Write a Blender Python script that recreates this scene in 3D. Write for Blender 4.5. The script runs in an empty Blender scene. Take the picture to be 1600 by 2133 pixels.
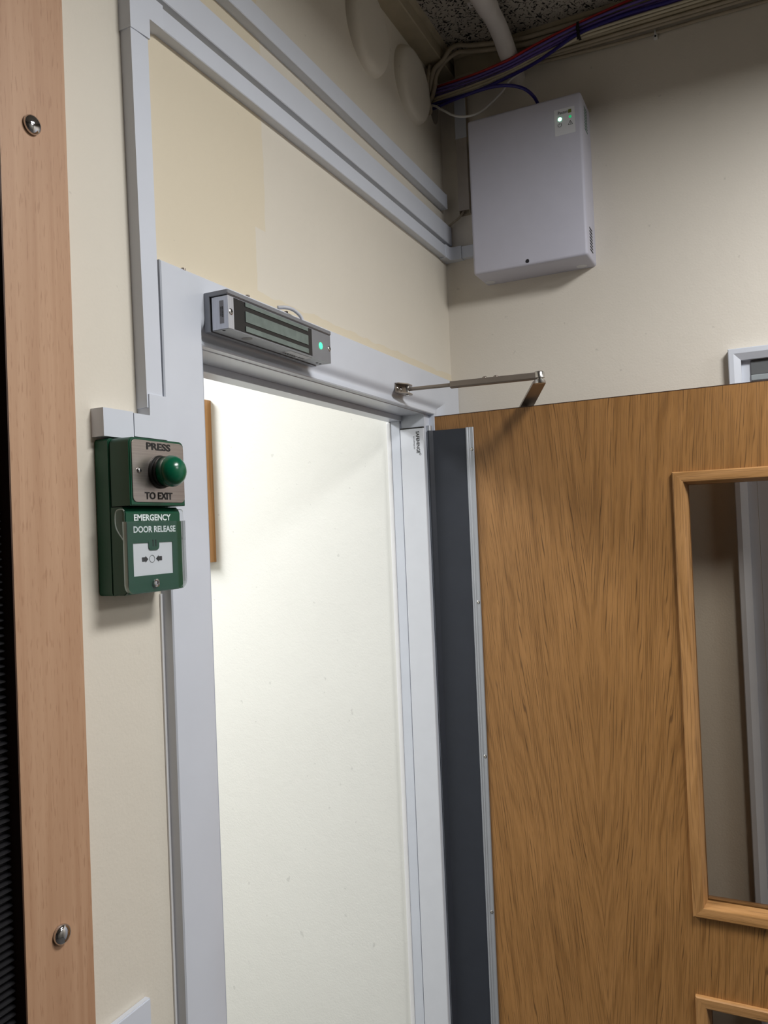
import bpy, bmesh, math, random
from mathutils import Vector, Matrix

# ------------------------------------------------------------------ camera, world, lights, exposure
SC = bpy.context.scene
COL = SC.collection
random.seed(7)


def make_camera():
    cd = bpy.data.cameras.new('camera')
    co = bpy.data.objects.new('camera', cd)
    COL.objects.link(co)
    yaw, pitch, roll = 0.445595471, 0.019921663, 0.0410537723
    f = Vector((math.cos(yaw) * math.cos(pitch), math.sin(yaw) * math.cos(pitch), math.sin(pitch)))
    r = Vector((math.sin(yaw), -math.cos(yaw), 0))
    d = f.cross(r)
    c, s = math.cos(roll), math.sin(roll)
    r2 = r * c + d * s
    d2 = d * c - r * s
    m = Matrix((r2, -d2, -f)).transposed().to_4x4()
    m.translation = Vector((-1.704276, -0.63, 1.78))
    co.matrix_world = m
    cd.sensor_fit = 'VERTICAL'
    cd.sensor_height = 32.0
    cd.lens = 1656.7569 / 2133.0 * 32.0
    cd.clip_start = 0.02
    SC.camera = co


make_camera()

wd = bpy.data.worlds.new('world')
SC.world = wd
wd.use_nodes = True
wd.node_tree.nodes['Background'].inputs[0].default_value = (0.9, 0.95, 1.0, 1)
wd.node_tree.nodes['Background'].inputs[1].default_value = 0.05


def area_light(name, loc, sx, sy, power, color, rz=0.0):
    ld = bpy.data.lights.new(name, 'AREA')
    ld.shape = 'RECTANGLE'
    ld.size, ld.size_y, ld.energy, ld.color = sx, sy, power, color
    lo = bpy.data.objects.new(name, ld)
    COL.objects.link(lo)
    lo.location = loc
    lo.rotation_euler = (0, 0, rz)
    return lo


area_light('room_lamp', (-0.88, -1.08, 2.65), 0.44, 0.30, 17.5, (1.0, 0.995, 0.985), 0.4)
area_light('added_fill_light', (-0.80, -2.40, 2.65), 0.58, 0.58, 17.0, (1.0, 0.995, 0.985))  # added fill light further back in the room, no such lamp in view
area_light('corridor_lamp', (-1.08, 1.22, 2.72), 0.95, 0.55, 37.0, (0.985, 0.995, 1.0))

SC.view_settings.view_transform = 'Standard'
SC.view_settings.look = 'None'
SC.view_settings.gamma = 1.0
SC.view_settings.use_curve_mapping = False
SC.view_settings.exposure = 0.28


# ------------------------------------------------------------------ materials
def srgb(r, g, b):
    def t(v):
        v /= 255.0
        return v / 12.92 if v <= 0.04045 else ((v + 0.055) / 1.055) ** 2.4
    return (t(r), t(g), t(b), 1.0)


class NT:
    def __init__(self, name):
        self.m = bpy.data.materials.new(name)
        self.m.use_nodes = True
        self.t = self.m.node_tree
        self.b = self.t.nodes['Principled BSDF']
        self.out = self.t.nodes['Material Output']

    def n(self, typ, **kw):
        x = self.t.nodes.new(typ)
        for k, v in kw.items():
            setattr(x, k, v)
        return x

    def l(self, a, b):
        self.t.links.new(a, b)

    def coords(self, scale=(1, 1, 1), rot=(0, 0, 0), src=None):
        if src is None:
            src = self.n('ShaderNodeTexCoord').outputs['Object']
        mp = self.n('ShaderNodeMapping')
        mp.inputs['Scale'].default_value = scale
        mp.inputs['Rotation'].default_value = rot
        self.l(src, mp.inputs['Vector'])
        return mp.outputs['Vector']

    def noise(self, vec, scale, detail=3, rough=0.5, dist=0.0):
        x = self.n('ShaderNodeTexNoise')
        x.inputs['Scale'].default_value = scale
        x.inputs['Detail'].default_value = detail
        x.inputs['Roughness'].default_value = rough
        x.inputs['Distortion'].default_value = dist
        self.l(vec, x.inputs['Vector'])
        return x.outputs['Fac']

    def ramp(self, fac, stops):
        x = self.n('ShaderNodeValToRGB')
        cr = x.color_ramp
        while len(cr.elements) < len(stops):
            cr.elements.new(0.5)
        for e, (p, c) in zip(cr.elements, stops):
            e.position = p
            e.color = c
        self.l(fac, x.inputs['Fac'])
        return x.outputs['Color']

    def math(self, op, a, b=None, clamp=False):
        x = self.n('ShaderNodeMath', operation=op)
        x.use_clamp = clamp
        for i, v in enumerate((a, b)):
            if v is None:
                continue
            if isinstance(v, (int, float)):
                x.inputs[i].default_value = v
            else:
                self.l(v, x.inputs[i])
        return x.outputs[0]

    def mix(self, fac, a, b, blend='MIX'):
        x = self.n('ShaderNodeMix', data_type='RGBA', blend_type=blend)
        for i, v in ((0, fac), (6, a), (7, b)):
            if isinstance(v, (int, float)):
                x.inputs[i].default_value = v
            elif isinstance(v, tuple):
                x.inputs[i].default_value = v
            else:
                self.l(v, x.inputs[i])
        return x.outputs[2]

    def bump(self, h, strength, dist=0.001):
        x = self.n('ShaderNodeBump')
        x.inputs['Strength'].default_value = strength
        x.inputs['Distance'].default_value = dist
        self.l(h, x.inputs['Height'])
        self.l(x.outputs['Normal'], self.b.inputs['Normal'])

    def col(self, c):
        if isinstance(c, tuple):
            self.b.inputs['Base Color'].default_value = c
        else:
            self.l(c, self.b.inputs['Base Color'])

    def set(self, **kw):
        for k, v in kw.items():
            self.b.inputs[k.replace('_', ' ')].default_value = v
        return self


G1 = (1, 1, 1, 1)
G0 = (0, 0, 0, 1)


def plain(name, c, rough=0.5, metal=0.0, var=0.04, scale=30.0, bump=0.0, bscale=400.0, stretch=(1, 1, 1)):
    """Painted or moulded surface: a colour with faint mottling and a fine relief."""
    t = NT(name)
    v = t.coords(stretch)
    n = t.noise(v, scale, 4)
    dark = tuple(x * (1 - var * 2) for x in c[:3]) + (1,)
    lite = tuple(min(1, x * (1 + var)) for x in c[:3]) + (1,)
    t.col(t.ramp(n, [(0.3, dark), (0.7, lite)]))
    t.set(Roughness=rough, Metallic=metal)
    if bump:
        t.bump(t.noise(v, bscale, 2), bump, 0.0006)
    return t.m


def wall_paint(name, base, patch=None):
    t = NT(name)
    tc = t.n('ShaderNodeTexCoord').outputs['Object']
    v = t.coords((1, 1, 1), src=tc)
    big = t.noise(v, 2.3, 5, 0.6)
    d = tuple(x * 0.965 for x in base[:3]) + (1,)
    c = t.ramp(big, [(0.35, d), (0.65, base)])
    if patch:
        # an older, yellower coat left of a ragged roller edge above the door frame
        sep = t.n('ShaderNodeSeparateXYZ')
        t.l(tc, sep.inputs[0])
        x, z = sep.outputs['X'], sep.outputs['Z']
        wob = t.math('MULTIPLY', t.math('SUBTRACT', t.noise(v, 16, 3), 0.5), 0.02)
        xx = t.math('ADD', x, wob)
        edge = t.math('ADD', t.math('MULTIPLY', t.math('LESS_THAN', z, 2.213), -0.028), -0.742)
        left = t.math('LESS_THAN', xx, edge)
        low = t.math('LESS_THAN', t.math('ADD', z, wob), 2.121)
        old = t.math('MAXIMUM', left, low)
        above = t.math('GREATER_THAN', z, 2.05)
        rgt = t.math('GREATER_THAN', x, -1.0)
        m = t.math('MULTIPLY', t.math('MULTIPLY', old, above), rgt)
        c = t.mix(m, c, patch)
    # scuffs and small dark specks
    sp = t.noise(t.coords((1, 1, 1), src=tc), 62, 2, 0.4)
    c = t.mix(t.ramp(sp, [(0.745, G0), (0.77, (0.35, 0.35, 0.35, 1))]), c, tuple(x * 0.6 for x in base[:3]) + (1,))
    t.col(c)
    t.set(Roughness=0.55)
    h = t.math('ADD', t.noise(v, 260, 3), t.math('MULTIPLY', t.noise(v, 38, 3), 1.6))
    t.bump(h, 0.22, 0.0012)
    return t.m


def oak(name, axis='Z', c0=(150, 108, 60), match=None, pore=1.0):
    """Oak: pores as short dark streaks along the grain, cathedral figure; match = local x of a book-match line."""
    t = NT(name)
    tc = t.n('ShaderNodeTexCoord').outputs['Object']
    sep = t.n('ShaderNodeSeparateXYZ')
    t.l(tc, sep.inputs[0])
    x, y, z = sep.outputs
    if axis == 'X':
        x, z = z, x
    if match is not None:
        a = t.math('ABSOLUTE', t.math('SUBTRACT', x, match))
    else:
        a = x
    cmb = t.n('ShaderNodeCombineXYZ')
    t.l(a, cmb.inputs[0]); t.l(y, cmb.inputs[1]); t.l(z, cmb.inputs[2])
    p = cmb.outputs[0]
    warp = t.noise(t.coords((5, 5, 1.1), src=p), 1.0, 3, 0.5)
    # growth rings: lean towards the match line going down, so they meet in long Vs
    lean = t.math('MULTIPLY', z, 0.115 if match is not None else 0.02)
    g = t.math('ADD', t.math('SUBTRACT', a, lean), t.math('MULTIPLY', warp, 0.16))
    c2 = t.n('ShaderNodeCombineXYZ')
    t.l(g, c2.inputs[0]); t.l(y, c2.inputs[1]); t.l(t.math('MULTIPLY', z, 0.05), c2.inputs[2])
    rings = t.noise(t.coords((1, 1, 1), src=c2.outputs[0]), 95, 3, 0.6)
    broad = t.noise(t.coords((1, 1, 1), src=c2.outputs[0]), 17, 3, 0.5)
    fig = t.math('ADD', t.math('MULTIPLY', rings, 0.86), t.math('MULTIPLY', broad, 0.14))
    k = [c0[0], c0[1], c0[2]]
    D = srgb(k[0] * .88, k[1] * .86, k[2] * .81)
    M = srgb(*k)
    L = srgb(min(255, k[0] * 1.07), min(255, k[1] * 1.08), min(255, k[2] * 1.12))
    c = t.ramp(fig, [(0.36, D), (0.5, M), (0.66, L)])
    # pores
    def pores(freq, half, wob, zf, lo, hi):
        # thin lines along the grain, evenly strewn, each broken into streaks of its own
        wn = t.noise(t.coords((26, 26, 1.3), src=p), 1.0, 2)
        w = t.math('ADD', t.math('MULTIPLY', t.math('SUBTRACT', a, t.math('MULTIPLY', lean, 0.55)), freq), t.math('MULTIPLY', wn, wob))
        fr_ = t.math('ABSOLUTE', t.math('SUBTRACT', t.math('FRACT', w), 0.5))
        ln = t.ramp(fr_, [(half * 0.4, G1), (half, G0)])
        v_ = t.n('ShaderNodeCombineXYZ')
        t.l(t.math('MULTIPLY', t.math('FLOOR', w), 3.7), v_.inputs[0])
        t.l(t.math('MULTIPLY', z, zf), v_.inputs[1])
        return t.math('MULTIPLY', ln, t.ramp(t.noise(v_.outputs[0], 1.0, 1), [(lo, G0), (hi, G1)]))
    pm = t.math('ADD', pores(235.0, 0.13, 9.0, 13.0, 0.42, 0.56), t.math('MULTIPLY', pores(520.0, 0.16, 17.0, 30.0, 0.48, 0.62), 0.6), True)
    dens = t.ramp(t.noise(t.coords((22, 22, 5), src=p), 1.0, 2), [(0.3, (0.6, .6, .6, 1)), (0.7, G1)])
    pf = t.math('MULTIPLY', t.math('MULTIPLY', pm, dens), 0.80 * pore)
    c = t.mix(pf, c, srgb(k[0] * .45, k[1] * .40, k[2] * .35))
    t.col(c)
    t.set(Roughness=0.42)
    t.bump(t.math('MULTIPLY', pm, -1.0), 0.25, 0.0005)
    return t.m


def beech(name):
    t = NT(name)
    tc = t.n('ShaderNodeTexCoord').outputs['Object']
    w = t.noise(t.coords((9, 9, 1.2), src=tc), 1.0, 3)
    fig = t.noise(t.coords((70, 70, 2.0), src=tc), 1.0, 3, 0.5, 1.2)
    f = t.math('ADD', t.math('MULTIPLY', w, 0.55), t.math('MULTIPLY', fig, 0.45))
    c = t.ramp(f, [(0.36, srgb(176, 135, 104)), (0.5, srgb(187, 148, 117)), (0.64, srgb(197, 159, 128))])
    fl = t.noise(t.coords((520, 520, 46), src=tc), 1.0, 2, 0.5)
    c = t.mix(t.ramp(fl, [(0.585, G0), (0.66, (0.55, 0.55, 0.55, 1))]), c, srgb(160, 118, 88))
    t.col(c)
    t.set(Roughness=0.5)
    return t.m


def woodwool(name):
    """Wood-wool slab: pale strands with dark pits between them in every direction."""
    t = NT(name)
    tc = t.n('ShaderNodeTexCoord').outputs['Object']
    hs = []
    for rot, sx in ((0.3, (70, 190, 1)), (1.3, (70, 190, 1)), (2.3, (75, 200, 1))):
        r = t.n('ShaderNodeVectorRotate', rotation_type='Z_AXIS')
        r.inputs['Angle'].default_value = rot
        t.l(tc, r.inputs['Vector'])
        hs.append(t.noise(t.coords(sx, src=r.outputs[0]), 1.0, 2, 0.5, 0.6))
    sel = t.noise(t.coords((60, 60, 1), src=tc), 1.0, 1)
    s1 = t.math('GREATER_THAN', sel, 0.47)
    s2 = t.math('GREATER_THAN', sel, 0.55)
    a = t.n('ShaderNodeMix'); t.l(s1, a.inputs[0]); t.l(hs[0], a.inputs[2]); t.l(hs[1], a.inputs[3])
    b = t.n('ShaderNodeMix'); t.l(s2, b.inputs[0]); t.l(a.outputs[0], b.inputs[2]); t.l(hs[2], b.inputs[3])
    h = b.outputs[0]
    pits = t.ramp(h, [(0.40, G0), (0.46, G1)])
    t.col(t.mix(pits, srgb(24, 21, 19), srgb(176, 168, 158)))
    t.set(Roughness=0.9)
    t.bump(h, 0.9, 0.006)
    return t.m


def glass(name, tint=(0.84, 0.82, 0.79, 1)):
    t = NT(name)
    tr = t.n('ShaderNodeBsdfTransparent')
    tr.inputs[0].default_value = tint
    gl = t.n('ShaderNodeBsdfGlossy')
    gl.inputs['Roughness'].default_value = 0.015
    fr = t.n('ShaderNodeFresnel')
    fr.inputs[0].default_value = 1.5
    mx = t.n('ShaderNodeMixShader')
    geo = t.n('ShaderNodeNewGeometry')
    fac = t.math('MULTIPLY', fr.outputs[0], t.math('SUBTRACT', 1.0, geo.outputs['Backfacing']))
    t.l(fac, mx.inputs[0]); t.l(tr.outputs[0], mx.inputs[1]); t.l(gl.outputs[0], mx.inputs[2])
    t.l(mx.outputs[0], t.out.inputs['Surface'])
    return t.m


def emit(name, c, s):
    t = NT(name)
    t.col(c)
    t.b.inputs['Emission Color'].default_value = c
    t.b.inputs['Emission Strength'].default_value = s
    return t.m


M = {}
M['wall'] = wall_paint('cream wall paint', srgb(225, 218, 204), srgb(222, 211, 188))
M['wall_plain'] = wall_paint('cream wall paint plain', srgb(225, 218, 206))
M['corridor'] = wall_paint('off white corridor paint', srgb(236, 236, 231))
M['gloss'] = plain('white gloss paint', srgb(213, 218, 228), 0.28, var=0.02, scale=9, bump=0.06, bscale=90)
M['bright'] = plain('lit bead and caulk white', srgb(238, 238, 240), 0.3, var=0.01)  # corridor light on the bead put into the white; caulk shares it
M['pvc'] = plain('white trunking plastic', srgb(213, 218, 228), 0.42, var=0.012, scale=12)
M['pvc_grey'] = plain('grey white enclosure plastic', srgb(200, 200, 214), 0.5, var=0.01, bump=0.12, bscale=900)
M['batten'] = plain('painted batten', srgb(178, 166, 142), 0.6, var=0.07, scale=25, bump=0.3, bscale=120)
M['oak'] = oak('oak veneer', 'Z', (156, 112, 63), match=0.318)
M['oak_v'] = oak('oak bead upright', 'Z', (180, 134, 84), pore=0.7)
M['oak_h'] = oak('oak bead level', 'X', (180, 134, 84), pore=0.7)
M['pine'] = oak('pine board frame', 'Z', (186, 136, 82), pore=0.15)
M['beech'] = beech('beech laminate')
M['edge'] = plain('dark brown edging', srgb(64, 38, 20), 0.6)
M['rib'] = plain('black ribbed plastic', srgb(34, 33, 36), 0.5)
M['woodwool'] = woodwool('wood wool slab')
M['floor'] = plain('grey carpet tile', srgb(92, 90, 88), 0.9)
M['dim'] = plain('dark wall cutting bounce', srgb(70, 66, 62), 0.6)  # unseen left side made dark to cut the bounce light
M['dim2'] = plain('mid grey wall', srgb(150, 146, 138), 0.6)
M['glass'] = glass('window glass')
M['clear'] = glass('clear cover plastic', (0.95, 0.96, 0.96, 1))
M['green'] = plain('green plastic', srgb(6, 74, 50), 0.38, var=0.03)
M['green_dome'] = plain('green button plastic', srgb(8, 92, 64), 0.22, var=0.02)
M['black'] = plain('black plastic', srgb(22, 21, 21), 0.45)
M['ink'] = plain('black ink', srgb(26, 24, 24), 0.6)
M['hole_shade_nail'] = plain('hole shade and nail black', srgb(14, 12, 10), 0.9)  # near-black put in for shade inside holes and slots; also a nail head
M['white_ink'] = plain('white print', srgb(226, 236, 236), 0.5)
M['label'] = plain('white label', srgb(224, 226, 232), 0.5, var=0.01)
M['olive'] = plain('olive print', srgb(112, 122, 52), 0.5)
M['steel'] = plain('brushed steel plate', srgb(176, 168, 162), 0.36, 1.0, var=0.06, scale=1.0, stretch=(8, 8, 900))
M['chrome'] = plain('chrome', srgb(205, 205, 208), 0.07, 1.0, var=0.0)
M['screw'] = plain('zinc screw', srgb(196, 194, 190), 0.25, 1.0)
M['alu'] = plain('aluminium strip', srgb(186, 190, 197), 0.42, 0.55, var=0.008)
M['alu_dark'] = plain('anodised aluminium', srgb(146, 148, 154), 0.46, 0.6, var=0.03)
M['alu_bright'] = plain('brushed aluminium end', srgb(206, 209, 218), 0.34, 0.7, var=0.06, scale=1.0, stretch=(900, 900, 12))
M['core'] = plain('zinc plated core', srgb(128, 141, 137), 0.45, 0.6, var=0.08, scale=60)
M['nickel'] = plain('satin nickel', srgb(158, 148, 138), 0.36, 0.75, var=0.03)
M['flap'] = plain('slate grey flap', srgb(47, 51, 60), 0.5, var=0.03, bump=0.05, bscale=600)
M['hinge_white'] = plain('white coated hinge profile', srgb(218, 221, 228), 0.3, var=0.01)
M['cream_cable'] = plain('cream cable sheath', srgb(206, 196, 172), 0.5)
M['dull_cable'] = plain('dusty painted cable', srgb(176, 164, 144), 0.6, var=0.06)
M['white_cable'] = plain('white cable sheath', srgb(220, 219, 216), 0.45)
M['grey_cable'] = plain('pale grey cable sheath', srgb(196, 198, 206), 0.45)
M['red_cable'] = plain('red cable sheath', srgb(170, 36, 40), 0.45)
M['purple_cable'] = plain('purple cable sheath', srgb(104, 84, 158), 0.45)
M['blue_cable'] = plain('dark blue cable sheath', srgb(38, 28, 118), 0.4)
M['pipe'] = plain('white waste pipe', srgb(212, 206, 202), 0.4, var=0.03)
M['grey_box'] = plain('dark grey cover', srgb(92, 95, 97), 0.5)
M['grey_lip'] = plain('light grey lip', srgb(160, 168, 172), 0.4, 0.3)
M['led'] = emit('green lamp', (0.05, 0.9, 0.30, 1), 1.6)
M['led_hot'] = emit('bright green lamp', (0.25, 1.0, 0.55, 1), 7.0)
M['led_dim'] = emit('dim green lamp', (0.02, 0.45, 0.16, 1), 0.6)


# ------------------------------------------------------------------ mesh helpers
MW = {}


def props(o, label=None, category=None, group=None, kind=None):
    if label: o['label'] = label
    if category: o["category"] = category
    if group: o['group'] = group
    if kind: o['kind'] = kind
    return o


def empty(name, loc, rz=0.0, **kw):
    o = bpy.data.objects.new(name, None)
    o.empty_display_size = 0.05
    COL.objects.link(o)
    o.location = loc
    o.rotation_euler = (0, 0, rz)
    MW[o] = Matrix.Translation(loc) @ Matrix.Rotation(rz, 4, 'Z')
    return props(o, **kw)


def obj(name, bm, mat, parent=None, local=False, smooth=False, origin=None, **kw):
    """Link bm as one mesh. World coordinates unless local; a top-level mesh gets its origin at the middle of its base."""
    bm.normal_update()
    if parent is not None:
        mw = MW[parent]
        if not local:
            bm.transform(mw.inverted())
        MW_o = mw
        loc = Vector((0, 0, 0))
    else:
        if origin is None:
            xs = [v.co for v in bm.verts]
            lo = Vector([min(c[i] for c in xs) for i in range(3)])
            hi = Vector([max(c[i] for c in xs) for i in range(3)])
            loc = Vector(((lo.x + hi.x) / 2, (lo.y + hi.y) / 2, lo.z))
        else:
            loc = Vector(origin)
        bm.transform(Matrix.Translation(-loc))
        MW_o = Matrix.Translation(loc)
    me = bpy.data.meshes.new(name)
    bm.to_mesh(me)
    bm.free()
    me.materials.append(mat)
    if smooth:
        for p in me.polygons:
            p.use_smooth = True
        if smooth is not True:
            me.set_sharp_from_angle(angle=smooth)
    o = bpy.data.objects.new(name, me)
    COL.objects.link(o)
    o.location = loc
    if parent is not None:
        o.parent = parent
    MW[o] = MW_o
    return props(o, **kw)


def copy_part(src, parent=None, offset=None):
    o = src.copy()
    COL.objects.link(o)
    if parent is not None:
        o.parent = parent
    if offset is not None:
        o.location = src.location + Vector(offset)
    MW[o] = MW[src].copy()
    return o


def nb():
    return bmesh.new()


def box(bm, x0, x1, y0, y1, z0, z1, bev=0.0, seg=2):
    r = bmesh.ops.create_cube(bm, size=1.0)
    vs = r['verts']
    for v in vs:
        v.co = Vector(((x0 + x1) / 2 + v.co.x * (x1 - x0), (y0 + y1) / 2 + v.co.y * (y1 - y0), (z0 + z1) / 2 + v.co.z * (z1 - z0)))
    if bev:
        es = list({e for v in vs for e in v.link_edges})
        bmesh.ops.bevel(bm, geom=es, offset=bev, segments=seg, affect='EDGES', profile=0.6)
    return bm


def bx(*a, **k):
    return box(nb(), *a, **k)


def frame_of(d):
    d = Vector(d).normalized()
    u = Vector((0, 0, 1)) if abs(d.z) < 0.9 else Vector((1, 0, 0))
    a = d.cross(u).normalized()
    return a, a.cross(d).normalized()


def cyl(bm, p0, p1, r0, r1=None, n=20, caps=True):
    r1 = r0 if r1 is None else r1
    p0, p1 = Vector(p0), Vector(p1)
    a, b = frame_of(p1 - p0)
    A, B = [], []
    for i in range(n):
        t = 2 * math.pi * i / n
        w = a * math.cos(t) + b * math.sin(t)
        A.append(bm.verts.new(p0 + w * r0))
        B.append(bm.verts.new(p1 + w * r1))
    for i in range(n):
        j = (i + 1) % n
        bm.faces.new((A[i], B[i], B[j], A[j]))
    if caps:
        bm.faces.new(A)
        bm.faces.new(B[::-1])
    bmesh.ops.recalc_face_normals(bm, faces=bm.faces[:])
    return bm


def lathe(bm, c, axis, prof, n=28):
    """prof: (radius, distance along axis) from the back to the tip."""
    c, ax = Vector(c), Vector(axis).normalized()
    a, b = frame_of(ax)
    rings = []
    for r, h in prof:
        if r < 1e-6:
            rings.append([bm.verts.new(c + ax * h)])
        else:
            rings.append([bm.verts.new(c + ax * h + (a * math.cos(2 * math.pi * i / n) + b * math.sin(2 * math.pi * i / n)) * r) for i in range(n)])
    for R, S in zip(rings, rings[1:]):
        for i in range(n):
            j = (i + 1) % n
            if len(R) == 1 and len(S) > 1:
                bm.faces.new((R[0], S[i], S[j]))
            elif len(S) == 1 and len(R) > 1:
                bm.faces.new((R[i], S[0], R[j]))
            elif len(R) > 1:
                bm.faces.new((R[i], S[i], S[j], R[j]))
    if len(rings[0]) > 1:
        bm.faces.new(rings[0])
    bmesh.ops.recalc_face_normals(bm, faces=bm.faces[:])
    return bm


def smooth_path(pts, sub=6):
    P = [Vector(p) for p in pts]
    if len(P) < 3:
        return P
    out = []
    for i in range(len(P) - 1):
        p0 = P[i - 1] if i else P[0] * 2 - P[1]
        p1, p2 = P[i], P[i + 1]
        p3 = P[i + 2] if i + 2 < len(P) else P[-1] * 2 - P[-2]
        for k in range(sub):
            t = k / sub
            out.append(0.5 * ((2 * p1) + (p2 - p0) * t + (2 * p0 - 5 * p1 + 4 * p2 - p3) * t * t + (3 * p1 - p0 - 3 * p2 + p3) * t ** 3))
    out.append(P[-1])
    return out


def tube(bm, pts, r, n=10, sub=6):
    P = smooth_path(pts, sub)
    rings = []
    a = None
    for i, p in enumerate(P):
        d = (P[min(i + 1, len(P) - 1)] - P[max(i - 1, 0)]).normalized()
        if a is None:
            a, b = frame_of(d)
        else:
            a = (a - d * a.dot(d)).normalized()
        b = d.cross(a)
        rings.append([bm.verts.new(p + (a * math.cos(2 * math.pi * k / n) + b * math.sin(2 * math.pi * k / n)) * r) for k in range(n)])
    for R, S in zip(rings, rings[1:]):
        for k in range(n):
            bm.faces.new((R[k], R[(k + 1) % n], S[(k + 1) % n], S[k]))
    bm.faces.new(rings[0][::-1])
    bm.faces.new(rings[-1])
    bmesh.ops.recalc_face_normals(bm, faces=bm.faces[:])
    return bm


def prism(bm, poly, axis, lo, hi, bev=0.0):
    """poly in the two axes other than `axis` (in x,y,z order), pushed from lo to hi."""
    ids = [i for i in range(3) if i != axis]

    def pt(p, h):
        v = [0, 0, 0]
        v[ids[0]], v[ids[1]], v[axis] = p[0], p[1], h
        return Vector(v)
    A = [bm.verts.new(pt(p, lo)) for p in poly]
    B = [bm.verts.new(pt(p, hi)) for p in poly]
    fs = [bm.faces.new(A), bm.faces.new(B[::-1])]
    n = len(poly)
    for i in range(n):
        fs.append(bm.faces.new((A[i], B[i], B[(i + 1) % n], A[(i + 1) % n])))
    bmesh.ops.recalc_face_normals(bm, faces=bm.faces[:])
    if bev:
        es = [e for e in fs[0].edges] + [e for e in fs[1].edges]
        bmesh.ops.bevel(bm, geom=es, offset=bev, segments=2, affect='EDGES')
    return bm


def rounded(x0, x1, z0, z1, r, n=6, corners='abcd'):
    """a: x0z0, b: x1z0, c: x1z1, d: x0z1"""
    out = []
    for key, cx, cz, px, pz, a0 in (('a', x0 + r, z0 + r, x0, z0, 180), ('b', x1 - r, z0 + r, x1, z0, 270), ('c', x1 - r, z1 - r, x1, z1, 0), ('d', x0 + r, z1 - r, x0, z1, 90)):
        if key in corners:
            for i in range(n + 1):
                t = math.radians(a0 + 90 * i / n)
                out.append((cx + r * math.cos(t), cz + r * math.sin(t)))
        else:
            out.append((px, pz))
    return out


def mitre_side(u0, u1, z0, z1, prof, side, insets=None):
    """One length of a mitred moulding round the rectangle; prof = [(inset, y)] closed; side in 'left right top bottom'."""
    bm = nb()
    ins = [p[0] for p in prof]
    L, R, T, B = [(insets or {}).get(k, ins) for k in ('left', 'right', 'top', 'bottom')]
    rings = []
    for end in (0, 1):
        ring = []
        for i, (q, y) in enumerate(prof):
            if side == 'left':
                p = (u0 + L[i], y, (z0 + B[i]) if end == 0 else (z1 - T[i]))
            elif side == 'right':
                p = (u1 - R[i], y, (z0 + B[i]) if end == 0 else (z1 - T[i]))
            elif side == 'top':
                p = ((u0 + L[i]) if end == 0 else (u1 - R[i]), y, z1 - T[i])
            else:
                p = ((u0 + L[i]) if end == 0 else (u1 - R[i]), y, z0 + B[i])
            ring.append(bm.verts.new(p))
        rings.append(ring)
    n = len(prof)
    for i in range(n):
        bm.faces.new((rings[0][i], rings[0][(i + 1) % n], rings[1][(i + 1) % n], rings[1][i]))
    bm.faces.new(rings[0][::-1])
    bm.faces.new(rings[1])
    bmesh.ops.recalc_face_normals(bm, faces=bm.faces[:])
    return bm


def cells(bm, xs, zs, solid, y0, y1):
    """A slab cut into cells; only exposed faces are made. solid(i, k) says whether a cell is filled."""
    V = {}

    def v(x, y, z):
        k = (round(x, 5), round(y, 5), round(z, 5))
        if k not in V:
            V[k] = bm.verts.new(k)
        return V[k]
    nx, nz = len(xs) - 1, len(zs) - 1
    ok = lambda i, k: 0 <= i < nx and 0 <= k < nz and solid(i, k)
    for i in range(nx):
        for k in range(nz):
            if not ok(i, k):
                continue
            a, b, c, d = xs[i], xs[i + 1], zs[k], zs[k + 1]
            bm.faces.new((v(a, y0, c), v(b, y0, c), v(b, y0, d), v(a, y0, d)))
            bm.faces.new((v(a, y1, c), v(a, y1, d), v(b, y1, d), v(b, y1, c)))
            if not ok(i - 1, k): bm.faces.new((v(a, y0, c), v(a, y0, d), v(a, y1, d), v(a, y1, c)))
            if not ok(i + 1, k): bm.faces.new((v(b, y0, c), v(b, y1, c), v(b, y1, d), v(b, y0, d)))
            if not ok(i, k - 1): bm.faces.new((v(a, y0, c), v(a, y1, c), v(b, y1, c), v(b, y0, c)))
            if not ok(i, k + 1): bm.faces.new((v(a, y0, d), v(b, y0, d), v(b, y1, d), v(a, y1, d)))
    bmesh.ops.recalc_face_normals(bm, faces=bm.faces[:])
    return bm


_FONT_CACHE = {}


def text_mesh(s, origin, right, up, width=None, height=None, bold=0.0, depth=0.0002):
    """Lettering as a thin raised mesh; width and cap height are fitted; origin = left end of the base line."""
    cu = bpy.data.curves.new('lettering', 'FONT')
    cu.body = s
    cu.size = 1.0
    cu.offset = bold
    cu.resolution_u = 3
    to = bpy.data.objects.new('lettering', cu)
    COL.objects.link(to)
    dg = bpy.context.evaluated_depsgraph_get()
    me = bpy.data.meshes.new_from_object(to.evaluated_get(dg))
    bm = nb()
    bm.from_mesh(me)
    bpy.data.objects.remove(to)
    bpy.data.curves.remove(cu)
    bpy.data.meshes.remove(me)
    xs = [v.co.x for v in bm.verts]
    ys = [v.co.y for v in bm.verts]
    x0, w = min(xs), max(xs) - min(xs)
    cap = max(ys)
    sy = (height / cap) if height else (width / w)
    sx = (width / w) if width else sy
    R, U = Vector(right), Vector(up)
    N = R.cross(U)
    O = Vector(origin)
    for v in bm.verts:
        v.co = O + R * ((v.co.x - x0) * sx) + U * (v.co.y * sy) + N * depth
    return bm


DX = (1, 0, 0)
UZ = (0, 0, 1)
# ------------------------------------------------------------------ the setting
CEIL = 2.83
OX0, OX1, OZ = -0.934, -0.144, 2.0435


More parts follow.
